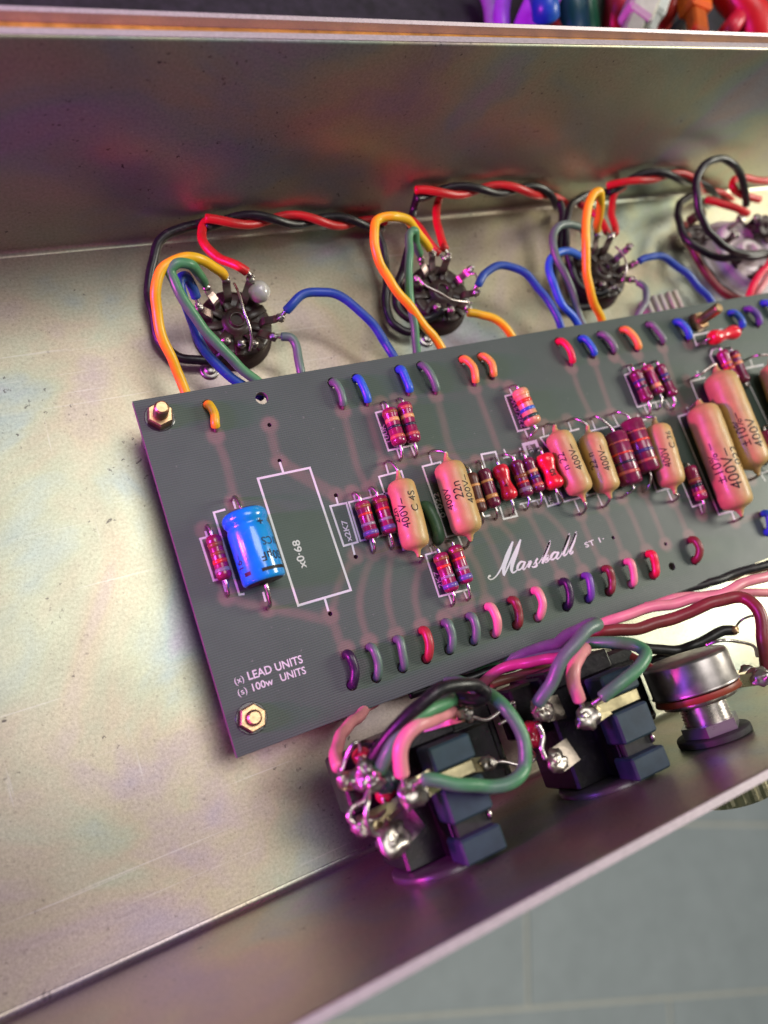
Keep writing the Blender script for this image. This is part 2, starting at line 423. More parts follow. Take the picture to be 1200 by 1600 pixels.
# ================================================================ CIRCUIT BOARD
BX = 214.0
STUB_TOP = [ # slot px, solder px, colour, label
 ((325, 633), (337, 672), 'yellow', 'yellow and orange wire end beside the top left board screw'),
 ((520, 598), (536, 637), 'greygreen', 'grey green wire end in leftmost blue and grey pair on board'),
 ((557, 592), (574, 632), 'brightblue', 'leftmost bright blue wire end along the board top edge'),
 ((624, 578), (639, 616), 'brightblue', 'blue wire end just above the upper pair of maroon resistors'),
 ((658, 572), (681, 614), 'greygreen', 'mottled grey wire end right of the blue one above maroon resistors'),
 ((723, 562), (742, 601), 'coral', 'longer coral wire end, left one of the coral pair'),
 ((752, 558), (770, 591), 'coral', 'shorter coral wire end beside a dark hole, right of its pair'),
 ((873, 534), (893, 570), 'hotred', 'crimson wire end at the start of the right hand top row'),
 ((908, 530), (927, 558), 'brightblue', 'blue wire end next to the crimson one on the board'),
 ((938, 524), (959, 552), 'grey', 'dull grey wire end between blue and coral ends'),
 ((973, 516), (996, 548), 'coral', 'single coral wire end above the three small resistors'),
 ((1013, 508), (1035, 538), 'grey', 'dull violet grey wire end right of single coral one'),
 ((1056, 504), (1075, 532), 'brightblue', 'blue wire end just left of the tilted long board screw'),
 ((1141, 490), (1158, 514), 'brightblue', 'blue wire end directly above the red dumbbell resistor'),
 ((1166, 484), (1184, 510), 'violet', 'purple wire end near the board top right'),
 ((1192, 474), (1208, 497), 'brightblue', 'blue wire end cut by the right edge of the picture')]
STUB_BOT = [
 ((550, 1070), (541, 1022), 'dviolet', 'blackish violet wire loop, leftmost of board bottom row'),
 ((588, 1058), (577, 1011), 'greygreen', 'pale grey green wire loop second from left in bottom row'),
 ((629, 1043), (619, 999), 'greygreen', 'mottled olive grey wire loop left of the pink red one'),
 ((666, 1029), (659, 985), 'crimson', 'pink red wire loop between two grey green loops'),
 ((702, 1015), (694, 973), 'greygreen', 'grey green wire loop right of the pink red one'),
 ((740, 1001), (732, 963), 'greygreen', 'grey green wire loop left of first bright pink loop'),
 ((773, 990), (761, 948), 'pink', 'leftmost bright pink wire loop in bottom row'),
 ((807, 977), (797, 938), 'maroon', 'maroon wire loop between the two bright pink loops'),
 ((840, 965), (833, 923), 'pink', 'bright pink wire loop under the start of the script logo'),
 ((885, 948), (877, 909), 'dviolet', 'black wire loop under the end of the script logo'),
 ((919, 936), (911, 900), 'violet', 'violet wire loop right of the black one'),
 ((951, 925), (943, 889), 'maroon', 'maroon wire loop between violet and pale pink loops'),
 ((986, 913), (977, 878), 'pink', 'pale pink wire loop left of the red one'),
 ((1020, 899), (1011, 866), 'hotred', 'red wire loop left of the empty dark hole'),
 ((1085, 876), (1077, 844), 'maroon', 'maroon wire loop alone right of the empty hole'),
 ((1198, 832), (1190, 803), 'brightblue', 'blue violet wire loop at the right picture edge')]
SMALL = [(421, 664), (437, 720), (525, 774), (556, 870), (516, 959), (958, 840), (1040, 850)]
HOLES = [(at(*a, ZB), 1.35) for a, b, c, l in STUB_TOP] + [(at(*a, ZB), 1.25) for a, b, c, l in STUB_BOT]
HOLES += [(at(409, 622, ZB), 1.45), (at(1050, 885, ZB), 1.05)] + [(at(*p, ZB), .5) for p in SMALL]
BW, BH, BT = BX, 75.0, 1.6
TR = [ # copper tracks seen through the board (photograph pixels), width in mm
 ([(337, 684), (352, 720), (365, 775)], 1.7), ([(421, 664), (437, 720), (470, 745), (515, 768), (560, 775), (605, 720)], 2.0), ([(437, 722), (520, 772)], 3.0),
 ([(536, 640), (548, 690), (562, 740), (580, 765)], 1.6), ([(574, 636), (585, 680), (597, 720)], 1.6), ([(640, 620), (622, 630)], 2.2),
 ([(681, 614), (692, 655), (703, 700), (720, 727)], 1.8), ([(743, 604), (760, 650), (778, 700)], 1.6), ([(771, 593), (800, 606)], 1.8),
 ([(893, 574), (905, 610), (925, 652)], 1.6), ([(927, 560), (940, 600), (956, 646)], 1.6), ([(960, 554), (975, 570)], 1.6), ([(996, 550), (1001, 569)], 1.6), ([(1035, 540), (1050, 590), (1070, 640)], 1.6),
 ([(355, 922), (370, 938), (418, 950), (480, 962), (520, 975), (530, 1000), (541, 1020)], 1.9), ([(516, 962), (535, 900), (556, 868)], 1.5),
 ([(577, 1008), (562, 950), (568, 905), (583, 866)], 1.5), ([(619, 996), (605, 930), (612, 860)], 1.5), ([(659, 982), (648, 930), (657, 880)], 1.5),
 ([(694, 970), (700, 955), (732, 960)], 2.6), ([(700, 955), (730, 940)], 2.6), ([(761, 945), (748, 890), (730, 858)], 1.6), ([(797, 935), (777, 870), (752, 820)], 1.6),
 ([(833, 920), (800, 840), (774, 812)], 1.5), ([(877, 906), (850, 850), (822, 797)], 1.5), ([(911, 897), (880, 830), (842, 792)], 1.5), ([(943, 886), (920, 840), (907, 806)], 1.5),
 ([(977, 876), (955, 820), (942, 795)], 1.5), ([(1011, 864), (985, 800), (972, 778)], 1.5), ([(1040, 850), (1020, 800), (1005, 769)], 1.5), ([(1077, 841), (1060, 800), (1051, 784)], 1.5),
 ([(625, 720), (650, 716), (700, 712)], 2.6), ([(583, 866), (612, 860), (657, 879)], 2.4), ([(720, 727), (745, 722), (786, 712), (812, 706), (851, 680)], 1.8), ([(1148, 816), (1190, 803)], 1.6),
 ([(825, 686), (851, 668), (887, 657)], 1.8), ([(322, 830), (330, 880), (355, 930)], 1.5), ([(924, 654), (956, 646), (997, 655)], 2.0), ([(1012, 649), (1049, 640), (1073, 641)], 2.0), ([(752, 818), (798, 806), (822, 797)], 2.0)]
PADS = [(337, 681), (421, 664), (437, 722), (365, 785), (320, 828), (355, 932), (418, 950), (516, 962), (525, 774), (556, 868), (551, 770), (583, 864), (577, 763), (611, 858), (602, 724), (657, 878), (672, 852), (707, 946), (697, 846), (730, 938), (541, 1014), (577, 1003), (619, 992), (659, 978), (694, 966), (732, 956), (761, 941), (797, 930), (833, 916), (877, 902), (911, 893), (943, 882), (977, 871), (1011, 860), (1040, 850), (1077, 838), (536, 642), (574, 637), (639, 621), (681, 619), (742, 606), (770, 596), (893, 575), (927, 563), (959, 557), (996, 553), (1035, 543), (1075, 537), (596, 630), (620, 625), (625, 720), (649, 714), (670, 708), (726, 856), (745, 722), (774, 811), (752, 818), (798, 805), (822, 796), (842, 791), (907, 804), (942, 793), (972, 778), (1005, 768), (1051, 783), (796, 605), (825, 686), (851, 665), (887, 657), (924, 654), (956, 646), (997, 655), (1012, 650), (1049, 640), (1073, 641), (1148, 815), (1096, 804), (1174, 749), (1075, 595)]
import numpy as np
def build_board():
    g = .62
    xs = np.arange(0, BW + .01, BW / round(BW / g)); ys = np.arange(-BH, .01, BH / round(BH / g))
    X, Y = np.meshgrid(xs, ys); P = np.stack([X.ravel(), Y.ravel()], 1)
    rs = np.random.RandomState(3)
    inner = (P[:, 0] > .01) & (P[:, 0] < BW - .01) & (P[:, 1] > -BH + .01) & (P[:, 1] < -.01)
    P[inner] += rs.uniform(-.06, .06, (inner.sum(), 2))
    keep = np.ones(len(P), bool)
    for c, r in HOLES: keep &= (P[:, 0] - c.x) ** 2 + (P[:, 1] - c.y) ** 2 > (r + .22) ** 2
    P = P[keep]; pts = [Vector((a, b)) for a, b in P]; n0 = len(pts)
    edges = []; rings = []
    for c, r in HOLES:
        nseg = 22 if r > .8 else 12; b0 = len(pts)
        for k in range(nseg): pts.append(Vector((c.x + r * cos(2 * pi * k / nseg), c.y + r * sin(2 * pi * k / nseg))))
        edges += [(b0 + k, b0 + (k + 1) % nseg) for k in range(nseg)]
    ov, oe, of, a_, b_, c_ = delaunay_2d_cdt(pts, edges, [], 0, 1e-5)
    V = np.array([(v.x, v.y) for v in ov]); F = np.array([tuple(f) for f in of])
    cen = V[F].mean(1); ok = np.ones(len(F), bool)
    for c, r in HOLES: ok &= (cen[:, 0] - c.x) ** 2 + (cen[:, 1] - c.y) ** 2 > (r * .97) ** 2
    a = V[F[:, 1]] - V[F[:, 0]]; b = V[F[:, 2]] - V[F[:, 0]]; cr = a[:, 0] * b[:, 1] - a[:, 1] * b[:, 0]
    ok &= abs(cr) > 1e-7
    F = F[ok]; cr = cr[ok]; F[cr < 0] = F[cr < 0][:, ::-1]
    n = len(V)
    # copper map
    d = np.full(n, 0.0)
    def sm(x): x = np.clip(x, 0, 1); return x * x * (3 - 2 * x)
    for pl_, wd in TR:
        q = [at(*p, ZB) for p in pl_]
        q = spline(q, 5)
        for i in range(len(q) - 1):
            A = np.array((q[i].x, q[i].y)); B = np.array((q[i + 1].x, q[i + 1].y)); AB = B - A; t = np.clip(((V - A) @ AB) / (AB @ AB + 1e-9), 0, 1)
            ds = np.linalg.norm(V - (A + t[:, None] * AB), axis=1)
            d = np.maximum(d, .52 * sm((wd / 2 + .55 - ds) / 1.1))
    for p in PADS:
        c = at(*p, ZB); ds = np.hypot(V[:, 0] - c.x, V[:, 1] - c.y); d = np.maximum(d, .80 * sm((2.45 - ds) / 1.1))
    # boundary edges
    E = {}
    for f in F:
        for i in range(3):
            e = (int(f[i]), int(f[(i + 1) % 3])); E[e] = 1
    bd = [e for e in E if (e[1], e[0]) not in E]
    top = [(x * S, y * S, ZB * S) for x, y in V]; bot = [(x * S, y * S, (ZB - BT) * S) for x, y in V]
    faces = [tuple(int(i) for i in f) for f in F] + [tuple(int(i) + n for i in f[::-1]) for f in F]
    nf = len(faces); faces += [(a, a + n, b + n, b) for a, b in bd]
    me = bpy.data.meshes.new("circuit_board"); me.from_pydata(top + bot, [], faces)
    at_ = me.attributes.new("copper", 'FLOAT', 'POINT'); at_.data.foreach_set("value", np.concatenate([d, d * 0]).astype(np.float32))
    mi = np.zeros(len(faces), np.int32); mi[nf:] = 1; me.polygons.foreach_set("material_index", mi)
    return me
def board_mats():
    m, nt, b = newmat("board_laminate"); co = objco(nt)
    n = nz(nt, 35, 4, .6, co); r = ramp(nt, [(.3, (.041, .066, .053)), (.7, (.058, .086, .071))]); L_(nt, n.outputs[0], r.inputs[0])
    # woven glass cloth: fine threads both ways
    wv = []
    for ax, sc_ in (('Y', 620), ('X', 560)):
        t = nt.nodes.new("ShaderNodeTexWave"); t.bands_direction = ax; t.inputs["Scale"].default_value = sc_; t.inputs["Distortion"].default_value = 1.2; t.inputs["Detail"].default_value = 2; t.inputs["Detail Scale"].default_value = .4
        L_(nt, co, t.inputs["Vector"]); wv.append(t.outputs["Fac"])
    ad = nt.nodes.new("ShaderNodeMath"); ad.operation = 'ADD'; mu = nt.nodes.new("ShaderNodeMath"); mu.operation = 'MULTIPLY'; mu.inputs[1].default_value = .35
    L_(nt, wv[1], mu.inputs[0]); L_(nt, wv[0], ad.inputs[0]); L_(nt, mu.outputs[0], ad.inputs[1])
    wr = ramp(nt, [(0, (.80, .80, .80)), (1, (1.2, 1.2, 1.2))]); L_(nt, ad.outputs[0], wr.inputs[0])
    c = mixc(nt, .8, r.outputs[0], wr.outputs[0], 'MULTIPLY')
    a = nt.nodes.new("ShaderNodeAttribute"); a.attribute_name = "copper"
    nn = nz(nt, 240, 4, .6, co); nr = ramp(nt, [(.2, (.65, .65, .65)), (.8, (1.1, 1.1, 1.1))]); L_(nt, nn.outputs[0], nr.inputs[0])
    mf = nt.nodes.new("ShaderNodeMath"); mf.operation = 'MULTIPLY'; L_(nt, a.outputs["Fac"], mf.inputs[0]); L_(nt, nr.outputs[0], mf.inputs[1])
    c = mixc(nt, mf.outputs[0], c, (.235, .135, .125))
    # dust specks and stains
    d = nz(nt, 800, 4, .7, co); dr = ramp(nt, [(.68, (0, 0, 0)), (.76, (.5, .5, .5))]); L_(nt, d.outputs[0], dr.inputs[0]); c = mixc(nt, dr.outputs[0], c, (.30, .30, .28))
    d = nz(nt, 60, 5, .7, co, 1.0); dr = ramp(nt, [(.60, (0, 0, 0)), (.78, (.35, .35, .35))]); L_(nt, d.outputs[0], dr.inputs[0]); c = mixc(nt, dr.outputs[0], c, (.05, .055, .05))
    L_(nt, c, b.inputs["Base Color"])
    rn = nz(nt, 45, 4, .6, co); rr = nt.nodes.new("ShaderNodeMapRange"); rr.inputs[3].default_value = .36; rr.inputs[4].default_value = .56; L_(nt, rn.outputs[0], rr.inputs[0]); L_(nt, rr.outputs[0], b.inputs["Roughness"])
    b.inputs["Specular IOR Level"].default_value = .5
    bump(nt, b, ad.outputs[0], .3, .00006)
    return m
me = build_board(); me.materials.append(board_mats()); me.materials.append(plastic("board_edge", (.20, .18, .165), .6, .2))
board = thing("circuit_board", (90, -37, ZB - BT), "long grey green circuit board with white printing and components", "circuit board")
bo = bpy.data.objects.new("laminate", me); COL.objects.link(bo); bo.parent = board; bo.matrix_parent_inverse = board.matrix_world.inverted()

# ---- white printing
PX = Vector((1, 0, 0)); PY = Vector((0, 1, 0)); ZP = ZB + .03
def outline(name, pts, wd=.42, closed=False, ticks=()):
    mb = MB(); P = [at(*p, ZB) for p in pts]; strip(mb, P, wd, ZP, closed)
    for a, b in ticks: strip(mb, [at(*a, ZB), at(*b, ZB)], wd, ZP + .01)
    return mb.build("outline_print", SILK, board)
outline('', [(403, 748), (484, 731), (548, 922), (466, 946)], .5, True, [((443, 740), (437, 722)), ((507, 934), (513, 955))])
outline('', [(516, 791), (541, 786), (559, 847), (537, 853)], .45, True, [((528, 788), (525, 777)), ((550, 850), (554, 867))])
outline('', [(336, 836), (313, 842), (334, 907), (352, 902)], .45, False, [((324, 840), (321, 830)), ((347, 903), (353, 925))])
outline('', [(352, 796), (334, 801), (374, 929), (382, 928)], .45, False, [((368, 795), (364, 782)), ((411, 925), (415, 940))])
outline('', [(612, 769), (545, 785), (563, 845), (632, 828)], .42, True, [((555, 782), (552, 772)), ((578, 843), (583, 862)), ((580, 776), (577, 765)), ((607, 835), (611, 855))])
outline('', [(632, 752), (627, 736), (592, 745), (630, 859), (668, 850)], .42, False, [((607, 741), (602, 724)), ((650, 856), (655, 872))])
outline('', [(694, 740), (688, 722), (660, 729), (698, 839), (728, 832)], .42, False, [((675, 725), (671, 711)), ((715, 836), (722, 852))])
outline('', [(603, 641), (587, 645), (607, 704), (648, 695)], .42, False, [((600, 641), (597, 631)), ((620, 702), (625, 717)), ((642, 697), (648, 712))])
outline('', [(682, 862), (665, 867), (686, 932), (735, 920)], .42, False, [((675, 863), (672, 854)), ((701, 929), (706, 944)), ((724, 922), (730, 936))])
outline('', [(758, 731), (752, 710), (774, 706), (781, 727)], .45, False)
outline('', [(781, 792), (787, 811), (808, 806), (802, 790)], .45, False)
outline('', [(824, 712), (818, 695), (837, 690), (843, 705)], .9, False)
outline('', [(850, 775), (856, 791), (873, 786), (868, 770)], .45, False)
outline('', [(856, 700), (844, 684), (858, 680)], .4, False, [((850, 681), (848, 668))])
outline('', [(874, 765), (881, 784), (912, 776), (906, 762)], .42, False, [((897, 781), (905, 800))])
outline('', [(905, 670), (887, 675), (917, 774), (943, 768)], .42, False, [((893, 673), (888, 660)), ((933, 772), (941, 790))])
outline('', [(920, 674), (950, 667)], .4, False, [((930, 671), (925, 657))])
outline('', [(957, 668), (1010, 655)], .4, False, [((966, 665), (957, 648)), ((1000, 657), (996, 648))])
outline('', [(1010, 720), (1026, 768), (1053, 761)], .42, False, [((1042, 764), (1050, 782))])
outline('', [(806, 615), (789, 619), (809, 674), (828, 669)], .42, False, [((800, 616), (796, 607)), ((820, 672), (825, 684))])
outline('', [(991, 581), (976, 586), (996, 636), (1040, 624)], .42, False, [((986, 583), (981, 573)), ((1006, 634), (1012, 646)), ((1024, 629), (1028, 640)), ((1040, 625), (1048, 638))])
outline('', [(1079, 645), (1060, 651), (1123, 804), (1149, 797)], .55, False, [((1077, 646), (1073, 636)), ((1143, 800), (1148, 813))])
outline('', [(1102, 590), (1079, 596), (1100, 648)], .5, False, [((1095, 592), (1089, 580))])
outline('', [(1193, 570), (1163, 576)], .5, False, [((1176, 573), (1172, 561))])
outline('', [(1168, 595), (1199, 660), (1204, 672)], .4)
outline('', [(1129, 515), (1083, 524), (1088, 539), (1104, 536)], .6)
outline('', [(1124, 543), (1113, 546), (1110, 556), (1122, 580)], .5, False)
outline('', [(1065, 752), (1082, 792), (1101, 786)], .42, False, [((1093, 788), (1097, 802))])
outline('', [(754, 808), (766, 805)], .4)
outline('', [(786, 716), (806, 711)], .4, False, [((793, 714), (787, 702)), ((815, 712), (812, 700))])
outline('', [(812, 788), (850, 779)], .4, False, [((816, 787), (821, 795)), ((838, 781), (843, 791))])
outline('', [(1188, 740), (1203, 735)], .4, False, [((1188, 740), (1196, 752))])
def ptext(s, px, size, xd=PX, yd=PY, bold=.018, spacing=1.0, squash=1.0, z=ZP):
    mb = MB(); print_flat(mb, s, at(*px, ZB), xd, yd, size, z, bold, spacing, squash); return mb.build("printed_text", SILK, board)
def dirpx(a, b): d = at(*b, ZB) - at(*a, ZB); return d.normalized()
rot90 = PY; up90 = -PX
bd1 = dirpx((364, 1066), (473, 1034)); by1 = Vector((-bd1.y, bd1.x, 0))
def fit_text(s, a, b, h_px, bold=.018, spacing=1.0):
    "text whose baseline runs from pixel a to pixel b, cap height h_px"
    A = at(*a, ZB); B = at(*b, ZB); d = B - A; V, F = text2d(s, bold, spacing); wmax = max(v[0] for v in V); 
    m = (A + B) / 2; size = h_px * depth(m) / 1200 / .70
    xd = d.normalized(); yd = Vector((-xd.y, xd.x, 0)); mb = MB()
    print_flat(mb, s, A, xd, yd, size, ZP, bold, spacing, d.length / (wmax * size)); return mb.build("printed_text", SILK, board)
fit_text("(x)", (367, 1070), (382, 1064), 10, .0)
fit_text("LEAD UNITS", (388, 1063), (474, 1035), 12.5, .016)
fit_text("(s)", (372, 1088), (387, 1082), 10, -.004)
fit_text("100w", (393, 1081), (428, 1069), 11.5, .014)
fit_text("UNITS", (439, 1065), (479, 1052), 11.5, .016)
fit_text("x0·68", (479, 886), (467, 843), 12, .02)
fit_text("x2K7", (550, 845), (541, 812), 9, .02)
fit_text("0·022", (697, 808), (684, 769), 9, .01)
fit_text("0·022", (630, 812), (618, 775), 8, .0)
fit_text("100K", (611, 693), (600, 662), 8, .0)
fit_text("2K7", (693, 918), (683, 892), 7.5, .0)
fit_text("22K/5W", (821, 668), (803, 620), 8, .0)
fit_text("33K", (834, 706), (828, 693), 7, .0)
fit_text("27K", (866, 788), (860, 773), 7, .0)
fit_text("ST 1·", (915, 856), (945, 845), 8, .018, 1.1)
# the script logo, drawn stroke by stroke
LG = [
 ([(92,488,12),(80,492,16),(70,502,10),(75,514,9),(98,520,9),(135,495,10),(180,425,14),(235,295,22),(280,198,14)]),
 ([(280,198,12),(245,300,28),(208,400,30),(200,470,20),(206,488,10)]),
 ([(204,490,10),(258,370,16),(310,262,20),(346,180,12)]),
 ([(346,180,12),(312,280,30),(280,375,30),(268,440,24),(280,462,14),(300,455,10),(322,430,8)]),
 ([(378,372,12),(350,370,15),(322,405,20),(320,435,18),(340,436,12),(362,412,12),(380,376,12)]),
 ([(385,368,16),(366,418,18),(370,436,12),(388,422,8),(408,390,8),(420,370,10)]),
 ([(412,372,10),(432,366,14),(424,392,18),(410,420,18)]), ([(424,384,8),(440,366,14)]),
 ([(440,410,10),(455,416,12),(480,404,18),(482,388,18),(474,370,16),(492,340,14)]), ([(455,395,7),(492,340,8)]),
 ([(498,385,7),(540,320,10),(594,198,18),(575,255,26),(548,325,24),(530,386,18)]),
 ([(536,370,9),(565,325,12),(580,318,14),(570,345,20),(556,368,18),(572,368,12),(600,335,8)]),
 ([(662,292,12),(634,290,15),(606,325,20),(606,348,18),(625,348,12),(648,325,12),(664,296,12)]),
 ([(670,286,16),(650,332,18),(656,346,12),(674,335,8),(696,305,8)]),
 ([(690,312,7),(730,215,14),(760,138,18),(738,215,28),(712,290,26),(714,316,16),(732,310,10),(750,285,8)]),
 ([(745,292,7),(786,195,14),(816,122,18),(796,195,28),(768,270,26),(770,300,18),(788,292,12),(792,276,8)])]
mb = MB()
for st in LG:
    zz = .0
    P3 = spline([(x, y, wd_) for x, y, wd_ in st], 5)
    pts = [at(750 + p.x * .18333, 810 + p.y * .18333, ZB) for p in P3]; wds = [p.z * .18333 * depth(pts[0]) / 1200 * 1.15 for p in P3]
    strip(mb, pts, wds, ZP + .002 * LG.index(st))
mb.build("script_logo", SILK, board)

# ================================================================ COMPONENTS ON THE BOARD
MAROON = pl("maroon_lacquer", (.30, .010, .085), rough=.22, var=.25, coat=.4, dust=.1)
MAROON2 = pl("dark_maroon_lacquer", (.20, .014, .065), rough=.25, var=.3, coat=.3, dust=.1)
BROWN = pl("brown_lacquer", (.13, .035, .03), rough=.35, var=.3, dust=.1)
PEACH = pl("peach_lacquer", (.78, .36, .20), rough=.3, coat=.3)
HOT = pl("crimson_dip", (.78, .012, .035), rough=.28, var=.12, coat=.4, dust=.1)
MUSTARD = pl("mustard_dip", (.57, .365, .135), rough=.42, var=.13, coat=.06, grain=500, dust=.12)
BC = dict(red=(.80, .05, .03), peach=(.90, .42, .17), black=(.03, .022, .05), lilac=(.36, .28, .36), violet=(.17, .12, .40), tan=(.32, .10, .04),
          salmon=(.62, .13, .10), blue=(.05, .16, .62), green=(.02, .07, .06), grey=(.30, .26, .30), dblue=(.05, .04, .18), orange=(.72, .20, .05))
def bm(c): return pl("band_" + c, BC[c], rough=.28, var=.15, coat=.3)
def body_axis(p1, p2, wpx, stand=.35):
    r = wpx / 2 * 160 / 1200
    for _ in range(4):
        z = ZB + r + stand; A = at(*p1, z); B = at(*p2, z); r = wpx / 2 * depth((A + B) / 2) / 1200 * .97
    return A, B, r
def lead(parent, end, ax, hole, r=.36, out=1.0, name="lead", mat=None):
    h = at(*hole, ZB)
    d = (h - end); d.z = 0
    o = min(out, d.length * .45)
    p1 = end + ax * o
    top = Vector((h.x, h.y, 0)) - d.normalized() * .25; 
    P = [end - ax * .4, end, p1, Vector((h.x - d.normalized().x * .35, h.y - d.normalized().y * .35, ZB + (end.z - ZB) * .62)), Vector((h.x, h.y, ZB + .3)), Vector((h.x, h.y, ZB - .8))]
    mb = MB(); tube(mb, spline(P, 5), r, 8); return mb.build(name, mat or STEEL, parent)
def resistor(p1, p2, wpx, h1, h2, label, bands, mat=None, group="small lacquered resistors on the board", shape='dip', stand=.35, name="resistor"):
    A, B, r = body_axis(p1, p2, wpx, stand); ax = (B - A).normalized(); Ln = (B - A).length
    t = thing(name, (A + B) / 2 - Vector((0, 0, r)), label, "resistor", group)
    if shape == 'dip': prof = [(0, .25), (.008, .55), (.03, .82), (.075, .98), (.13, 1), (.20, .985), (.25, .91), (.5, .895), (.75, .91), (.80, .985), (.87, 1), (.925, .98), (.97, .82), (.992, .55), (1, .25)]
    elif shape == 'big': prof = [(0, .3), (.006, .7), (.025, .92), (.05, 1), (.5, .985), (.95, 1), (.975, .92), (.994, .7), (1, .3)]
    elif shape == 'bone': prof = [(0, .3), (.015, .66), (.07, .93), (.15, 1), (.25, .98), (.36, .80), (.5, .70), (.64, .78), (.75, .94), (.85, 1), (.93, .92), (.985, .62), (1, .25)]
    def rad(u):
        for (a, ra), (b, rb) in zip(prof, prof[1:]):
            if a <= u <= b: return ra + (rb - ra) * (u - a) / (b - a + 1e-9)
        return prof[-1][1]
    mb = MB(); lathe(mb, A, ax, [(u * Ln, q * r) for u, q in prof], 24, wob=.10 if shape == 'bone' else .05); mb.build("body", mat or MAROON, t)
    for u, c, wd in bands:
        mb = MB(); k = wd / 2; us = [u - k, u - k, u, u + k, u + k]
        lathe(mb, A, ax, [(us[0] * Ln, rad(us[0]) * r - .08), (us[1] * Ln, rad(us[1]) * r + .035), (u * Ln, rad(u) * r + .05), (us[3] * Ln, rad(us[3]) * r + .035), (us[4] * Ln, rad(us[4]) * r - .08)], 24, cap=False, wob=.05)
        mb.build("colour_band", bm(c), t)
    if h1: lead(t, A, -ax, h1)
    if h2: lead(t, B, ax, h2)
    return t, A, B, r, ax, Ln
W4 = .075
resistor((331.5, 836), (352.5, 906), 25.5, (323, 822), (356, 931), "maroon resistor left of the blue capacitor, lilac band at its lower end", [(.24, 'tan', .09), (.43, 'tan', .08), (.60, 'red', .09), (.79, 'grey', .09)])
resistor((564, 783), (582.5, 842), 25.5, (552, 771), (583, 863), "maroon resistor right of the printed 2K7 box, red, grey and violet bands", [(.17, 'tan', .08), (.37, 'red', .06), (.63, 'lilac', W4), (.85, 'violet', .11)])
resistor((590.5, 775), (609.5, 834), 25.5, (578, 763), (612, 857), "maroon resistor touching the first mustard capacitor, red, grey and violet bands", [(.17, 'tan', .08), (.37, 'red', .06), (.63, 'lilac', W4), (.85, 'violet', .11)])
resistor((606.5, 638), (625.5, 696), 25, (596, 630), (625, 719), "left one of two maroon resistors high on the board, peach and black bands", [(.14, 'tan', .07), (.34, 'peach', .10), (.53, 'black', .07), (.78, 'salmon', .09)])
resistor((630, 629), (648, 692), 24, (620, 625), (649, 714), "right one of two maroon resistors high on the board, peach and black bands", [(.16, 'salmon', .08), (.37, 'peach', .09), (.57, 'black', .07), (.80, 'salmon', .08)])
resistor((686, 864), (707.5, 925), 25, (673, 852), (706, 946), "lower left maroon resistor of the pair below the second mustard capacitor", [(.17, 'tan', .08), (.36, 'red', .07), (.62, 'lilac', .07), (.84, 'violet', .11)])
resistor((708.5, 852), (730, 912), 25, (697, 846), (731, 937), "upper right maroon resistor of the pair below the second mustard capacitor", [(.17, 'tan', .08), (.37, 'red', .06), (.62, 'lilac', .08), (.84, 'violet', .13)])
resistor((735, 739), (753, 801), 20, (720, 727), (752, 818), "dull brown resistor with two peach bands beside the second mustard capacitor", [(.33, 'peach', .06), (.73, 'peach', .09)], BROWN)
resistor((754, 733), (774, 793), 22, (745, 722), (774, 811), "glossy maroon resistor with two peach bands beside the crimson dipped one", [(.33, 'peach', .06), (.72, 'peach', .10)], MAROON2)
d1 = resistor((779, 727), (799, 781), 27, (768, 717), (798, 805), "crimson bone shaped resistor in the middle of the component row", [], HOT, "crimson dipped resistors", 'bone')
resistor((804, 720), (825, 776), 22.5, (786, 711), (821, 796), "maroon resistor right of the crimson one, red and grey bands", [(.45, 'tan', .1), (.62, 'red', .06), (.81, 'lilac', .11)], MAROON2)
resistor((822, 716), (844, 769), 22, (812, 706), (842, 791), "maroon resistor with orange and black bands left of the crimson one printed 0560", [(.40, 'peach', .09), (.58, 'dblue', .09), (.80, 'salmon', .09)], MAROON2)
d2 = resistor((848, 710), (869, 764), 32, (838, 702), (874, 788), "crimson bone shaped resistor printed 0560 against a mustard capacitor", [], HOT, "crimson dipped resistors", 'bone', stand=.5)
resistor((810, 608), (835, 664), 27, (797, 605), (825, 685), "peach coloured resistor with red, blue and dark green bands", [(.17, 'peach', .09), (.36, 'red', .10), (.58, 'blue', .09), (.78, 'green', .09)], PEACH, "")
resistor((959, 676), (988, 758), 37, (924, 654), (972, 777), "left big dark maroon resistor between mustard capacitors", [(.22, 'salmon', .03), (.43, 'red', .035), (.60, 'black', .045), (.78, 'salmon', .06)], MAROON2, "big dark maroon resistors", 'big')
resistor((984, 656), (1015, 738), 37, (957, 647), (1005, 768), "right big dark maroon resistor between mustard capacitors", [(.25, 'salmon', .03), (.43, 'red', .04), (.62, 'dblue', .06), (.80, 'salmon', .05)], MAROON2, "big dark maroon resistors", 'big')
resistor((991, 579), (1013, 628), 20.5, (980, 572), (1012, 649), "left one of three small maroon resistors in a row", [(.36, 'dblue', .08), (.55, 'black', .08)], MAROON2)
resistor((1008, 571), (1031, 616), 19, (1000, 569), (1027, 640), "middle one of three small resistors with a bright peach band", [(.18, 'salmon', .08), (.72, 'peach', .13)])
resistor((1029, 570), (1052, 620), 18.5, (1019, 566), (1049, 640), "right one of three small maroon resistors in a row", [(.36, 'dblue', .09), (.52, 'black', .08)], MAROON2)
d3 = resistor((1110, 529), (1152, 518), 24, None, None, "red dumbbell shaped resistor lying crosswise near the board top right", [], HOT, "crimson dipped resistors", 'bone', stand=1.6)
resistor((1127, 548), (1148, 596), 19, (1117, 544), (1153, 603), "left small resistor below the red dumbbell, with orange bands", [(.44, 'orange', .06), (.60, 'red', .09)])
resistor((1144, 549), (1165, 598), 18, (1135, 545), (1168, 604), "right small resistor below the red dumbbell, with peach band", [(.20, 'orange', .08), (.40, 'peach', .09)], MAROON2)
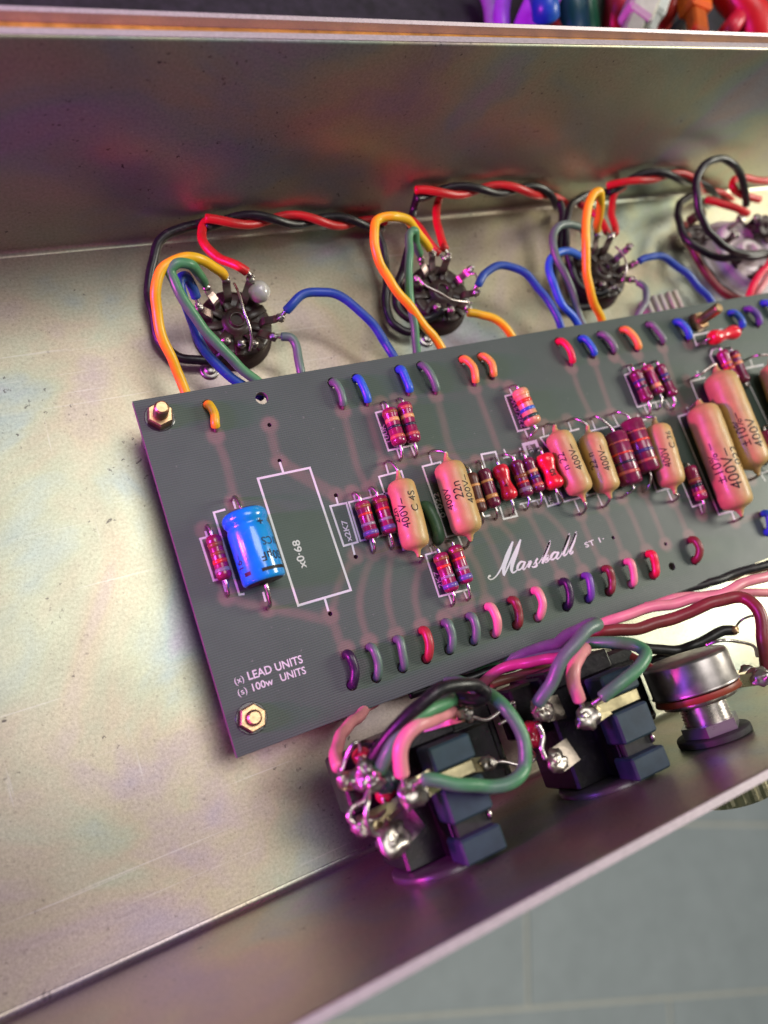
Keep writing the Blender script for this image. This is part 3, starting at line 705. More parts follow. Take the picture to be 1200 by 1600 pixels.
resistor((1076, 728), (1098, 782), 21, (1068, 725), (1097, 803), "small maroon resistor left of the big front mustard capacitor", [(.42, 'salmon', .08), (.57, 'black', .1), (.78, 'salmon', .08)])
resistor((1195, 673), (1211, 722), 24, (1192, 668), (1216, 740), "reddish resistor cut off by the right picture edge", [(.5, 'orange', .08)])

# short leads of the crosswise dumbbell
t3, A3, B3, r3, ax3, L3 = d3
for e_, sgn in ((A3, -1), (B3, 1)):
    p = e_ + ax3 * sgn * 1.0; mb = MB(); tube(mb, spline([e_, p, Vector((p.x + ax3.x * sgn * .3, p.y, ZB + 1)), Vector((p.x + ax3.x * sgn * .3, p.y, ZB - .5))], 4), .36, 8); mb.build("lead", STEEL, t3)

def wrap_text(parent, s, A, ax, r, along, ang, size, flip=False, circ=False, bold=.0, spacing=1.0, mat=None, name="printed_text", wob=0.0):
    """text on a cylinder: starts at distance `along` from A, at angle ang (deg, 0 = up, + = to the right of the axis);
    reads back along the axis, or round the body when circ"""
    V, F = text2d(s, bold, spacing); ax = Vector(ax).normalized(); up = Vector((0, 0, 1)); up = (up - ax * up.dot(ax)).normalized(); side = up.cross(ax)
    # ax points to the viewer's bottom, side must point right
    if side.x < 0: side = -side
    vs = []
    for x, y in V:
        x *= size; y *= size
        if circ: d = along + (y if flip else -y); th = radians(ang) + ((-x if flip else x) / r)
        else: d = along - x; th = radians(ang) - y / r
        n_ = up * cos(th) + side * sin(th); q = A + ax * d + n_ * r
        if wob: q += n_ * wob * noise.noise(q * .45)
        vs.append(q + n_ * .05)
    mb = MB(); mb.add(vs, F, 0, False); return mb.build(name, mat or INK, parent)

def mustard(p1, p2, wpx, h1, h2, label, texts, group="mustard dipped film capacitors", n1=1.9, n2=1.4, stand=.3, arch=0):
    "p1, p2: ends of the full-width body; the dip runs on down both leads as a neck"
    A, B, r = body_axis(p1, p2, wpx, stand); ax = (B - A).normalized(); Ln = (B - A).length
    t = thing("film_capacitor", (A + B) / 2 - Vector((0, 0, r)), label, "capacitor", group)
    k = r
    prof = [(-.34 * k, .16), (-.10 * k, .24), (.02 * k, .42), (.10 * k, .66), (.22 * k, .84), (.42 * k, .955), (.75 * k, 1.0), *[(.75 * k + (Ln - 1.5 * k) * i_ / 16, 1.0) for i_ in range(1, 16)],
            (Ln - .75 * k, 1.0), (Ln - .42 * k, .955), (Ln - .22 * k, .85), (Ln - .10 * k, .66), (Ln - .02 * k, .42), (Ln + .10 * k, .24), (Ln + .34 * k, .15)]
    mb = MB(); lathe(mb, A, ax, [(d, q * r) for d, q in prof], 30, wob=.16); mb.build("body", MUSTARD, t)
    for end, sg, hole in ((A, -1, h1), (B, 1, h2)):
        if not hole: continue
        h = at(*hole, ZB); e = end + ax * sg * .30 * k; d = h - e; d.z = 0; dn = d.normalized()
        zt = e.z + (.9 if sg < 0 else 0)
        P = [e - ax * sg * .6, e, e + ax * sg * min(1.1, d.length * .3) + Vector((0, 0, .5 if sg < 0 else -.1)), Vector((h.x - dn.x * .9, h.y - dn.y * .9, ZB + (e.z - ZB) * .85)), Vector((h.x, h.y, ZB + 1.2)), Vector((h.x, h.y, ZB - .6))]
        Q = spline(P, 5); m = len(Q)
        mb = MB(); cut = int(m * .42); tube(mb, Q[:cut + 1], [.62 - .2 * i / cut for i in range(cut + 1)], 10); mb.build("dipped_neck", MUSTARD, t)
        mb = MB(); tube(mb, Q[cut - 1:], .37, 8); mb.build("lead", STEEL, t)
    for s, al, ang, sz in texts: wrap_text(t, s, A, ax, r, al * Ln, ang, sz, wob=.16)
    return t, A, ax, r, Ln
mustard((624, 750), (652, 858), 47, (602, 724), (657, 877), "mustard capacitor printed 400V, leftmost of them, right of two maroon resistors", [("400V–", .72, -26, 2.6), ("C 4S", .52, 24, 2.5), ("22n", .62, -66, 2.4)])
mustard((699, 722), (733, 835), 51, (671, 708), (726, 856), "mustard capacitor printed 22n and 400V standing above two maroon resistors", [("400V–", .64, 32, 2.6), ("22n", .56, -8, 2.9), ("400V", .66, -54, 2.5)])
mustard((869, 675), (909, 772), 44, (851, 666), (907, 803), "mustard capacitor with n 22 print right of the crimson resistor printed 0560", [("400V–", .68, 10, 2.6), ("n 22", .62, -42, 2.6)])
mustard((920, 678), (951, 769), 43, (888, 658), (942, 792), "mustard capacitor printed 400V directly left of the two big dark resistors", [("400V–", .70, 2, 2.6), ("22 n", .62, -48, 2.5)])
mustard((1024, 664), (1052, 760), 44, (997, 655), (1051, 783), "mustard capacitor directly right of the two big dark maroon resistors", [("400V", .74, -26, 2.6), ("C 36", .46, 14, 2.4)])
mustard((1121, 583), (1181, 731), 53, (1075, 595), (1174, 749), "large mustard capacitor, upper one of the overlapping large pair", [("±10%–", .80, -34, 3.5), ("400V", .84, 10, 4.0)], "large mustard dipped capacitors", arch=1)
mustard((1094, 634), (1155, 795), 52, (1073, 641), (1148, 814), "largest mustard capacitor at the lower right printed ±10% and 400V", [("±10% –", .76, -52, 3.7), ("400V–", .84, -8, 4.3), (".022", .66, 30, 3.6)], "large mustard dipped capacitors")
mustard((1207, 569), (1252, 690), 50, (1165, 563), None, "mustard capacitor mostly cut off by the right picture edge", [], "large mustard dipped capacitors")
# marks on the crimson resistor
wrap_text(d2[0], "0560", d2[1], d2[4], d2[3] * .80, d2[5] * .92, 5, 2.0, bold=.012)
wrap_text(d1[0], "A", d1[1], d1[4], d1[3] * .80, d1[5] * .66, -15, 1.3, bold=.012)
wrap_text(d3[0], "2M", d3[1], d3[4], d3[3] * .80, d3[5] * .80, 15, 1.3, bold=.012)

# ---- blue electrolytic capacitor
BLUE = pl("blue_sleeve", (.008, .31, .80), rough=.20, var=.10, coat=.6, dust=.06)
A, B, r = body_axis((379, 800), (414, 909), 72, .2); ax = (B - A).normalized(); Ln = (B - A).length
r *= .985
ec = thing("electrolytic_capacitor", (A + B) / 2 - Vector((0, 0, r)), "bright blue cylindrical capacitor with black plus sign and band", "capacitor")
mb = MB(); lathe(mb, A, ax, [(0, .80 * r), (.12, .90 * r), (.4, .97 * r), (.8, 1.03 * r), (1.5, 1.06 * r), (2.3, 1.03 * r), (2.7, .975 * r), (3.0, .945 * r), (3.35, .945 * r), (3.8, .98 * r), (4.4, 1.0 * r), (Ln * .5, r), (Ln - .7, r), (Ln - .35, .98 * r), (Ln - .1, .93 * r), (Ln, .88 * r)], 56); mb.build("sleeve", BLUE, ec)
mb = MB(); lathe(mb, A, ax, [(-.12, .1 * r), (-.12, .79 * r), (.05, .81 * r)], 32); lathe(mb, A, ax, [(Ln - .05, .86 * r), (Ln + .06, .84 * r), (Ln + .08, .30 * r), (Ln + .5, .26 * r), (Ln + .5, .05 * r)], 32); mb.build("end_seal", RUBBER, ec)
mb = MB(); up = (Vector((0, 0, 1)) - ax * ax.z).normalized(); sd = up.cross(ax); sd = sd if sd.x > 0 else -sd
def cyl_patch(mb, d0, d1, a0, a1, n=20, rr=r + .03, w0=None):
    vs = []; 
    for i in range(n + 1):
        th = radians(a0 + (a1 - a0) * i / n); q = (up * cos(th) + sd * sin(th)) * rr; w = 0 if w0 is None else w0 * (i / n)
        vs += [A + ax * (d0 + w) + q, A + ax * (d1) + q]
    mb.add(vs, [(2 * i, 2 * i + 1, 2 * i + 3, 2 * i + 2) for i in range(n)], 0, False)
cyl_patch(mb, Ln - 2.15, Ln - 1.45, -12, 75); cyl_patch(mb, Ln - 2.4, Ln - 1.6, -62, -42)
mb.build("black_band", INK, ec)
wrap_text(ec, "+", A, ax, r, Ln * .30, 14, 2.7, circ=True, bold=.006)
wrap_text(ec, "330µF", A, ax, r, Ln * .66, 78, 2.5, circ=True, flip=True, bold=.012)
wrap_text(ec, "01CS", A, ax, r, Ln * .46, 74, 2.3, circ=True, flip=True, bold=.004)
wrap_text(ec, "16–", A, ax, r, Ln * .80, -58, 2.2, bold=.006)
lead(ec, A, -ax, (363, 781), .42, 1.2); lead(ec, B, ax, (418, 950), .45, 1.5)

# ---- dark green insulated link
A, B, r = body_axis((667, 792), (686, 838), 19, .2); mb = MB()
tube(mb, spline([A + Vector((-.3, .5, -1.6)), A, (A + B) / 2 + Vector((.35, .1, .3)), B, B + Vector((.1, -.5, -1.4))], 7), r, 14)
tag(mb.build("insulated_link", pl("dark_green_sleeve", (.045, .12, .06), rough=.45, dust=.15)), "dark green sleeved link between the first two mustard capacitors", "wire link")

# ---- stubs of wire at the board edges
def stub(slot, sold, col, label, grp, rad=.98, bottom=False):
    a = at(*slot, ZB); b = at(*sold, ZB); d = (b - a); d.z = 0; L0 = d.length; dn = d.normalized()
    rad *= random.uniform(.93, 1.05); hh = random.uniform(.75, 1.15); jx = random.uniform(-.35, .35)
    if bottom:  # comes up through the slot, bends over and ends in the solder hole
        P = [a + Vector((0, 0, -5)), a + Vector((0, 0, -1.0)), a + dn * .25 + Vector((0, 0, 1.1)), a + dn * (L0 * .45) + Vector((.25 + jx, 0, 2.1 * hh)), b - dn * .5 + Vector((0, 0, 1.9)), b + Vector((-.1, 0, .55))]
    else:
        P = [a - dn * 1.2 + Vector((0, 0, -4.5)), a - dn * .25 + Vector((0, 0, -1.2)), a + dn * .35 + Vector((0, 0, 1.0)), a + dn * (L0 * .45) + Vector((.3 + jx, 0, 1.8 * hh)), b - dn * 1.0 + Vector((0, 0, 1.35)), b - dn * .45 + Vector((0, 0, .85))]
    t = thing("wire_end", a, label, "wire end", grp)
    mb = MB(); Q = spline(P, 6); tube(mb, Q, rad, 14, wob=.03); mb.build("insulation", wm(col), t)
    e = Q[-1]; mb = MB(); tube(mb, [e, (e + b) / 2 + dn * .3, b + dn * .25 + Vector((0, 0, -.6))], .46, 8); mb.build("bare_tip", pl("dark_tinned_copper", (.20, .13, .11), rough=.4), t)
for a, b, c, l in STUB_TOP: stub(a, b, c, l, "wire ends along the board top edge")
for a, b, c, l in STUB_BOT: stub(a, b, c, l, "wire loops along the board bottom edge", .98, True)

# ---- board screws
def board_screw(c, label, top, hexr=2.75, rot=0.0, zb=ZB, shank=1.55):
    t = thing("board_screw", (c.x, c.y, 0), label, "screw", "screws holding the circuit board")
    mb = MB(); vs = []
    prof = [(zb + .02, 1.0), (zb + 1.75, 1.0), (zb + 2.15, .90)]
    m = 6
    for z, k in prof:
        for i in range(6):
            a = rot + pi / 3 * i; vs.append((c.x + hexr * k * cos(a), c.y + hexr * k * sin(a), z))
    fs = [(j * 6 + i, j * 6 + (i + 1) % 6, (j + 1) * 6 + (i + 1) % 6, (j + 1) * 6 + i) for j in range(2) for i in range(6)]
    mb.add(vs, fs, 0, False)
    cvs = vs[12:18] + [(c.x + 1.6 * cos(rot + pi / 3 * i), c.y + 1.6 * sin(rot + pi / 3 * i), zb + 2.15) for i in range(6)]
    mb.add(cvs, [(i, (i + 1) % 6, 6 + (i + 1) % 6, 6 + i) for i in range(6)], 0, False)
    mb.build("nut", BRASS, t)
    mb = MB(); pr = []
    z = .3
    while z < top - .5: pr += [(z, shank - .14), (z + .25, shank)]; z += .5
    pr += [(top - .25, shank - .12), (top, shank - .45)]
    lathe(mb, (c.x, c.y, 0), (0, 0, 1), pr, 20); mb.build("threaded_shank", BRASS, t)
    mb = MB(); lathe(mb, (c.x, c.y, 0), (0, 0, 1), [(.05, 3.0), (ZB - BT - .05, 3.0)], 20); mb.build("spacer", STEEL, t)
    mb = MB(); lathe(mb, (c.x, c.y, ZB), (0, 0, 1), [(.005, 3.15), (.10, 3.0)], 24); mb.build("lacquer_ring", pl("clear_lacquer_ring", (.03, .03, .03), rough=.15), t)
board_screw(at(250, 650, ZB + .8), "long brass coloured screw with hexagon nut at board top left corner", ZB + 5.6, 2.8, .3)
board_screw(at(394, 1122, ZB + .8), "brass coloured nut on a short stud at board bottom left corner", ZB + 3.6, 2.8, .2)
board_screw(at(1092, 503, ZB + .8), "long tilted looking screw with nut near board top right", ZB + 9.0, 2.8, .1)

# ================================================================ VALVE SOCKETS
def project(p):
    v = Vector(p) - CAM; z = v.dot(_r2); return Vector((600 + 1200 * v.dot(_r0) / z, 800 + 1200 * v.dot(_r1) / z))
LUGM = metal("socket_lug", (.30, .23, .21), .35, .4, 1, 900, .5)
def valve_socket(cx, cy, label, angs, R=8.7, link=None, grp="nine pin valve sockets on the chassis floor"):
    t = thing("valve_socket", (cx, cy, 0), label, "valve socket", grp)
    mb = MB()
    lathe(mb, (cx, cy, 0), (0, 0, 1), [(.02, R + .9), (1.0, R + .9), (1.2, R), (5.2, R), (5.7, R - .5), (6.0, R - 1.4), (5.4, R - 3.4), (5.2, 3.6), (7.2, 3.3), (7.2, 1.9)], 40)
    for a in [x + 20 for x in range(0, 360, 40)]:      # radial webs between the pin slots
        m = Matrix.Rotation(radians(a), 3, 'Z'); box(mb, (3.2, -1.0, 4.8), (R - .25, 1.0, 6.25), 0, .12, m, (0, 0, 0))
        for i in range(len(mb.v) - 24, len(mb.v)): x, y, z = mb.v[i]; mb.v[i] = (x + cx, y + cy, z)
    for i in range(len(mb.sm)): mb.sm[i] = True
    bo = mb.build("moulded_body", BAKE, t); 
    mb = MB(); lathe(mb, (cx, cy, 3), (0, 0, 1), [(0, 1.95), (4.9, 1.95), (5.0, 1.7), (4.9, 1.45), (1, 1.4)], 24); mb.build("centre_spigot", BAKE, t)
    tips = []
    for k, (a, r1, z1) in enumerate(angs):
        d = Vector((cos(radians(a)), sin(radians(a)), 0)); sd_ = Vector((-d.y, d.x, 0))
        c = Vector((cx, cy, 0)); P = [c + d * 5.6 + Vector((0, 0, 5)), c + d * 5.9 + Vector((0, 0, 7.8)), c + d * (r1 * .55 + 2.9) + Vector((0, 0, (8 + z1) / 2)), c + d * r1 + Vector((0, 0, z1))]
        mb = MB(); Q = spline(P, 4); vs = []
        for i, q in enumerate(Q):
            tt = (Q[min(i + 1, len(Q) - 1)] - Q[max(i - 1, 0)]).normalized(); nn = tt.cross(sd_).normalized(); w_ = .95 if i < len(Q) - 2 else .6
            vs += [q + sd_ * w_ + nn * .18, q - sd_ * w_ + nn * .18, q - sd_ * w_ - nn * .18, q + sd_ * w_ - nn * .18]
        m = len(Q); fs = [(i * 4 + j, i * 4 + (j + 1) % 4, (i + 1) * 4 + (j + 1) % 4, (i + 1) * 4 + j) for i in range(m - 1) for j in range(4)] + [(3, 2, 1, 0), tuple((m - 1) * 4 + j for j in range(4))]
        mb.add(vs, fs, 0, False); lg = mb.build("lug", LUGM, t)
        mb = MB(); blob(mb, P[3] - Vector((0, 0, .2)), 1.05, (1, 1, .9), .3, k + cx); blob(mb, P[3] + d * .5 + Vector((0, 0, .5)), .6, (1, 1, 1), .4, k + cx + 5); mb.build("solder_joint", SOLDER, lg)
        tips.append(P[3])
    return t, tips
A9 = [(95, 8.6, 11.5), (128, 9.4, 11), (162, 9.0, 10.5), (57, 9.2, 11.5), (-15, 9.6, 10.5), (-47, 9.2, 10), (-75, 7.2, 8.6), (-100, 6.8, 8.6), (-130, 6.9, 8.6)]
s1, T1 = valve_socket(29.2, 18.4, "dark brown round valve socket nearest the left, above board screw", A9)
A9b = [(102, 8.4, 11.5), (125, 9.2, 11), (160, 8.2, 9.5), (69, 7.6, 11), (20, 8.4, 11), (-24, 8.4, 10), (-62, 8.2, 9.5), (-95, 6.6, 8.6), (-130, 6.8, 8.6)]
s2, T2 = valve_socket(85.9, 19.0, "middle one of the three dark brown valve sockets, orange wires around it", A9b)
A9c = [(100, 9.0, 11.5), (130, 8.4, 10.5), (160, 8.2, 9.5), (67, 8.4, 11.5), (24, 8.4, 12), (-10, 8.4, 10.5), (-45, 8.2, 9.8), (-90, 6.8, 8.6), (-130, 6.9, 8.6)]
s3, T3 = valve_socket(141.4, 18.8, "dark brown valve socket behind the tall orange wire loop", A9c)
def pin(tips, px, py):
    return min(tips, key=lambda t: (project(t) - Vector((px, py))).length)
# clear bead, bare jumpers, small parts on the sockets
mb = MB(); c = at(405, 456, 9); blob(mb, c, 2.7, (1, 1, .95), .04, 3, nu=22, nv=14)
tag(mb.build("glue_bead", pl("cloudy_bead", (.52, .50, .47), rough=.22, coat=.5)), "cloudy grey round bead beside the red wire on the left socket", "bead")
def jumper(pts, r, label, mat=STEEL, cat="bare wire", name="bare_wire", grp=None):
    mb = MB(); tube(mb, spline([at(*p) for p in pts], 7), r, 8); return tag(mb.build(name, mat), label, cat, grp)
jumper([(366, 443, 12), (374, 460, 14), (381, 485, 14.5), (391, 515, 13), (393, 535, 11), (390, 548, 9)], .32, "bare bent jumper across the left valve socket")
jumper([(652, 432, 12), (665, 446, 12.5), (688, 458, 12.5), (705, 468, 12), (730, 472, 11), (738, 474, 10)], .3, "bare jumper lying across the middle valve socket")
jumper([(962, 385, 13), (975, 400, 14), (979, 420, 14), (972, 440, 12), (968, 445, 10)], .3, "bare jumper bowed over the socket behind the tall orange loop")
jumper([(735, 428, 11), (743, 428, 12), (746, 440, 12), (741, 452, 10.5)], .3, "tiny bare wire hook at the right side of middle socket")

# ================================================================ HOOKUP WIRES
def wire(pts, col, label, r=1.05, end=None, start=None, grp="hookup wires around the valve sockets", tip=True, seg=14):
    P = [at(*p) for p in pts]
    P = [p if p.y < 44.2 else ony(q[0], q[1], 44.0) for p, q in zip(P, pts)]
    if end is not None: P.append(end)
    if start is not None: P.insert(0, start)
    Q = spline(P, 9)
    m_ = len(Q) - 1
    Q = [q + Vector((noise.noise(q * .16 + Vector((r * 9, 0, 0))), noise.noise(q * .16 + Vector((7, r, 0))), noise.noise(q * .16 + Vector((0, 9, r))))) * (.75 * max(0.0, sin(pi * i / m_)) ** .5) for i, q in enumerate(Q)]
    t = thing("hookup_wire", P[0], label, "wire", grp)
    a, b = 0, len(Q)
    def back(idx, dirn):
        d = 0; i = idx
        while d < 2.0 and 0 < i + dirn < len(Q) - 1: d += (Q[i + dirn] - Q[i]).length; i += dirn
        return i
    if end is not None: b = back(len(Q) - 1, -1) + 1
    if start is not None: a = back(0, 1)
    mb = MB(); tube(mb, Q[a:b], r, seg, wob=.03); mb.build("insulation", wm(col), t)
    if end is not None: mb = MB(); tube(mb, Q[b - 2:], .5, 8); mb.build("bare_end", STEEL, t)
    if start is not None: mb = MB(); tube(mb, Q[:a + 2], .5, 8); mb.build("bare_end", STEEL, t)
    return t
G1 = "wires on the left valve socket"; G2 = "wires on the middle valve socket"; G3 = "wires on the third valve socket"
wire([(300, 650, 9), (291, 612, 10), (268, 560, 13), (247, 500, 17), (242, 455, 20), (252, 420, 22), (279, 402, 22), (318, 409, 20), (343, 424, 16)], 'yellow', "orange yellow wire looping furthest left around the left valve socket", 1.12, T1[0], grp=G1)
wire([(440, 625, 8), (400, 594, 10), (352, 551, 13), (303, 490, 18), (272, 435, 21), (266, 418, 22), (276, 408, 22.5), (297, 415, 21), (314, 432, 17)], 'green', "green wire looping inside the orange one at the left socket", 1.12, T1[1], grp=G1)
wire([(410, 620, 7), (372, 597, 9), (325, 556, 11), (297, 500, 14), (283, 450, 16), (283, 432, 17), (292, 431, 16.5), (302, 448, 14)], 'blue', "blue wire running beside the green one at the left socket", 1.12, T1[2], grp=G1)
wire([(328, 345, 9), (305, 350, 8), (285, 355, 8), (262, 366, 7.5), (244, 392, 6), (235, 430, 5), (236, 475, 4), (248, 525, 3.2), (275, 556, 3), (310, 563, 3), (338, 560, 3.2), (352, 548, 5)], 'black', "black wire curving furthest left round the left valve socket", 1.12, grp=G1)
wire([(334, 341, 9), (320, 347, 9), (316, 360, 9), (323, 384, 10), (345, 404, 11), (375, 418, 13), (389, 430, 12.5)], 'red', "short red wire dropping to the left valve socket", 1.1, T1[3], grp=G1)
wire([(450, 481, 12.5), (470, 463, 13.5), (500, 455, 14), (540, 468, 13.5), (575, 500, 12), (600, 531, 10.5), (615, 556, 10), (628, 590, 8)], 'blue', "blue arched wire between left socket and board edge", 1.08, start=T1[4], grp=G1)
wire([(440, 527, 10.5), (455, 529, 11), (464, 546, 10.5), (470, 580, 10), (474, 612, 8)], 'greygreen', "short grey green wire right of the left socket", 1.05, start=T1[5], grp=G1)
wire([(705, 580, 8), (689, 544, 10), (650, 490, 15), (612, 440, 19), (588, 395, 22), (583, 362, 23), (592, 343, 23), (612, 337, 23), (638, 346, 20), (660, 372, 16)], 'yellow', "orange yellow wire looping high left of the middle socket", 1.12, T2[0], grp=G2)
wire([(651, 590, 8), (650, 551, 10), (643, 485, 15), (640, 410, 18), (641, 364, 19), (648, 361, 19), (652, 380, 16)], 'green', "pale green wire standing upright left of the middle socket", 1.05, T2[1], grp=G2)
wire([(732, 489, 10), (748, 489, 10.5), (772, 496, 10.5), (793, 513, 10), (805, 535, 8)], 'yellow', "short orange wire right below the middle socket", 1.08, start=T2[6], grp=G2)
wire([(748, 446, 12), (758, 427, 13), (788, 413, 13.5), (822, 430, 13), (852, 464, 11.5), (873, 505, 10.5), (882, 535, 8)], 'blue', "blue arched wire between the middle socket and the board edge", 1.08, start=T2[5], grp=G2)
wire([(585, 352, 7), (595, 380, 6), (606, 440, 5), (604, 475, 4), (612, 503, 3.2), (632, 517, 3), (652, 517, 4)], 'black', "black wire left of the middle socket, outer one of two", 1.1, grp=G2)
wire([(653, 303, 9), (646, 330, 9), (641, 370, 8), (634, 410, 7), (622, 445, 6), (622, 480, 5), (640, 497, 5), (668, 497, 6), (692, 486, 8)], 'black', "black wire left of the middle socket, inner one reaching its front", 1.1, T2[7], grp=G2)
wire([(620, 336, 8), (648, 350, 9), (668, 375, 10)], 'red', "red wire passing behind the orange loop to middle socket", 1.05, T2[3] + Vector((-1.2, -.6, 0)), grp=G2)
wire([(705, 299, 9), (690, 304, 9), (684, 316, 9), (682, 340, 10), (688, 368, 11), (698, 390, 12)], 'red', "red wire dropping straight down to the middle socket", 1.08, T2[3], grp=G2)
wire([(950, 545, 8), (940, 502, 10), (922, 455, 16), (915, 390, 21), (919, 328, 24), (928, 303, 25), (936, 298, 25), (938, 312, 23), (933, 350, 16)], 'yellow', "orange yellow hairpin loop standing tall before the third socket", 1.15, T3[0], grp=G3)
wire([(925, 540, 8), (909, 503, 10), (888, 437, 14), (868, 394, 16), (864, 368, 16.5), (873, 352, 16.5), (892, 350, 16), (910, 358, 14)], 'greygreen', "pale green hooked wire left of the third valve socket", 1.08, T3[1], grp=G3)
wire([(915, 540, 8), (900, 500, 10), (878, 475, 12), (862, 436, 14), (860, 412, 14.5), (871, 397, 14.5), (890, 392, 13)], 'brightblue', "bright blue hooked wire left of the third socket", 1.08, T3[2], grp=G3)
wire([(874, 316, 8), (879, 345, 7), (875, 385, 6), (868, 425, 4), (876, 468, 3), (900, 480, 3), (930, 478, 4)], 'black', "black wire running down behind green hook at third socket", 1.1, grp=G3)
wire([(950, 300, 8), (910, 308, 8), (889, 322, 8), (886, 350, 8), (888, 400, 7), (905, 445, 5), (935, 460, 6)], 'black', "black wire bending down from the third twisted pair", 1.1, T3[7], grp=G3)
wire([(975, 292, 9), (962, 300, 9), (957, 315, 9), (957, 335, 10), (963, 360, 11)], 'red', "straight red wire dropping to third valve socket", 1.05, T3[3], grp=G3)
wire([(905, 318, 7), (930, 335, 8), (945, 355, 10)], 'red', "red wire slanting behind the tall orange loop", 1.05, T3[3] + Vector((-1.3, -.5, 0)), grp=G3)
wire([(996, 411, 12), (1010, 402, 13), (1037, 402, 13.5), (1068, 423, 13), (1095, 452, 11.5), (1112, 474, 10.5), (1122, 500, 8)], 'blue', "blue arched wire between third socket and board edge", 1.08, start=T3[5], grp=G3)
wire([(996, 441, 10.5), (1007, 450, 11), (1008, 468, 10.5), (998, 495, 10), (990, 515, 8)], 'grey', "short grey wire right of the third socket", 1.0, start=T3[6], grp=G3)

def twisted(pts, labels, pitch, phase, r=1.08, grp="twisted red and black heater wires"):
    P = spline([ony(p[0], p[1], 43.0) for p in pts], 16); L0 = 0; A_ = []; B_ = []
    for i, p in enumerate(P):
        t = (P[min(i + 1, len(P) - 1)] - P[max(i - 1, 0)]).normalized(); u = Vector((0, .55, .83)); u = (u - t * u.dot(t)).normalized(); v = t.cross(u)
        if i: L0 += (P[i] - P[i - 1]).length
        th = 2 * pi * L0 / pitch + phase
        o = (u * cos(th) + v * sin(th)) * r * 1.02; A_.append(p + o); B_.append(p - o)
    for Q, c, l in ((A_, 'red', labels[0]), (B_, 'black', labels[1])):
        mb = MB(); tube(mb, Q, r, 14); tag(mb.build("twisted_wire", wm(c)), l, "wire", grp)
twisted([(322, 348, 7), (400, 343, 6), (480, 344, 5.5), (560, 348, 6), (600, 352, 6)], ("red wire twisted with black between left and middle sockets", "black wire twisted with red between left and middle sockets"), 25, 0.1)
twisted([(650, 304, 8), (700, 299, 7.5), (770, 296, 7), (840, 299, 7), (880, 322, 7)], ("red wire twisted with black between middle and third sockets", "black wire twisted with red between middle and third sockets"), 27, -.3)
twisted([(950, 296, 8), (1000, 278, 8), (1060, 276, 8), (1110, 300, 8), (1160, 320, 9)], ("red wire twisted with black right of the third socket", "black wire twisted with red right of the third socket"), 30, -.2)

# ---- the far right socket with its loops
cc = at(1160, 402, 4)
def big_socket(c):
    t = thing("ceramic_socket", (c.x, c.y, 0), "pinkish ceramic socket among black wire loops at far right", "valve socket")
    mb = MB(); lathe(mb, (c.x, c.y, 0), (0, 0, 1), [(.02, 15), (2.2, 15), (2.6, 14.4), (2.8, 12.5), (6.5, 12.0), (7.2, 11.2), (7.0, 9.0), (6.2, 8.6), (6.2, 4.5), (8, 4.2), (8, 2.4), (3, 2.3)], 44); mb.build("ceramic_body", CERAM, t)
    tips = []
    for k in range(8):
        a = 20 + 45 * k; d = Vector((cos(radians(a)), sin(radians(a)), 0)); m = Matrix.Rotation(radians(a), 3, 'Z'); mb = MB()
        box(mb, (9.6, -1.3, 6), (10.3, 1.3, 11.5), 0, .2, m, (0, 0, 0)); mb.v = [(x + c.x, y + c.y, z) for x, y, z in mb.v]; lg = mb.build("lug", LUGM, t)
        mb = MB(); tp = Vector((c.x, c.y, 0)) + d * 10 + Vector((0, 0, 11.4)); blob(mb, tp, 1.5, (1, 1, .8), .35, k); mb.build("solder_joint", SOLDER, lg); tips.append(tp)
        mb = MB(); box(mb, (9.3, -1.8, 6.4), (10.9, 1.8, 7.3), 0, .1, m, (0, 0, 0)); mb.v = [(x + c.x, y + c.y, z) for x, y, z in mb.v]; mb.build("contact_slot", BAKE, t)
    return tips
T4 = big_socket(cc)
for (px, py, z_, l_) in ((1085, 365, 5, "dark lump of tape left of the ceramic socket"), (1192, 355, 10, "dark clump of sleeving at the right edge above the ceramic socket")):
    mb = MB(); blob(mb, at(px, py, z_), 3.6, (1.3, .9, .7), .5, px, nu=22, nv=14); tag(mb.build("sleeving_clump", pl("dark_sleeving", (.03, .012, .012), rough=.5)), l_, "sleeving")
G4 = "wires around the ceramic socket"
wire([(1197, 395, 12), (1160, 397, 13), (1125, 380, 16), (1098, 345, 19), (1088, 300, 22), (1098, 262, 24), (1122, 248, 25), (1148, 258, 23), (1163, 290, 18), (1166, 320, 12)], 'black', "black wire forming the big upright loop at far right", 1.15, grp=G4)
wire([(1205, 398, 12), (1160, 402, 12), (1110, 398, 10), (1075, 376, 9), (1060, 340, 8), (1062, 318, 7), (1080, 306, 7)], 'black', "black wire curving low under the big loop at far right", 1.2, grp=G4)
wire([(1180, 475, 8), (1130, 455, 7), (1098, 420, 6), (1078, 385, 6), (1068, 350, 5)], 'maroon', "dark maroon wire curving round the ceramic socket", 1.2, grp=G4)
wire([(1190, 485, 8), (1140, 458, 5), (1108, 425, 4), (1088, 390, 4)], 'black', "black wire beside the maroon one at the ceramic socket", 1.1, grp=G4)
wire([(1104, 312, 10), (1125, 318, 11), (1150, 325, 12), (1168, 334, 12)], 'red', "red wire end pointing into the ceramic socket", 1.2, grp=G4)
wire([(1200, 283, 14), (1168, 280, 15), (1150, 278, 16), (1146, 292, 16), (1160, 305, 14), (1186, 312, 13)], 'red', "curled red wire inside the big black loop", 1.2, grp=G4)
wire([(1165, 480, 9), (1178, 445, 12), (1196, 418, 14), (1215, 395, 14)], 'hotred', "crimson wire rising at the right edge from the board", 1.15, grp=G4)
wire([(1172, 478, 8), (1185, 455, 10), (1205, 425, 11)], 'pink', "pink wire beside the crimson one at right edge", 1.1, grp=G4)
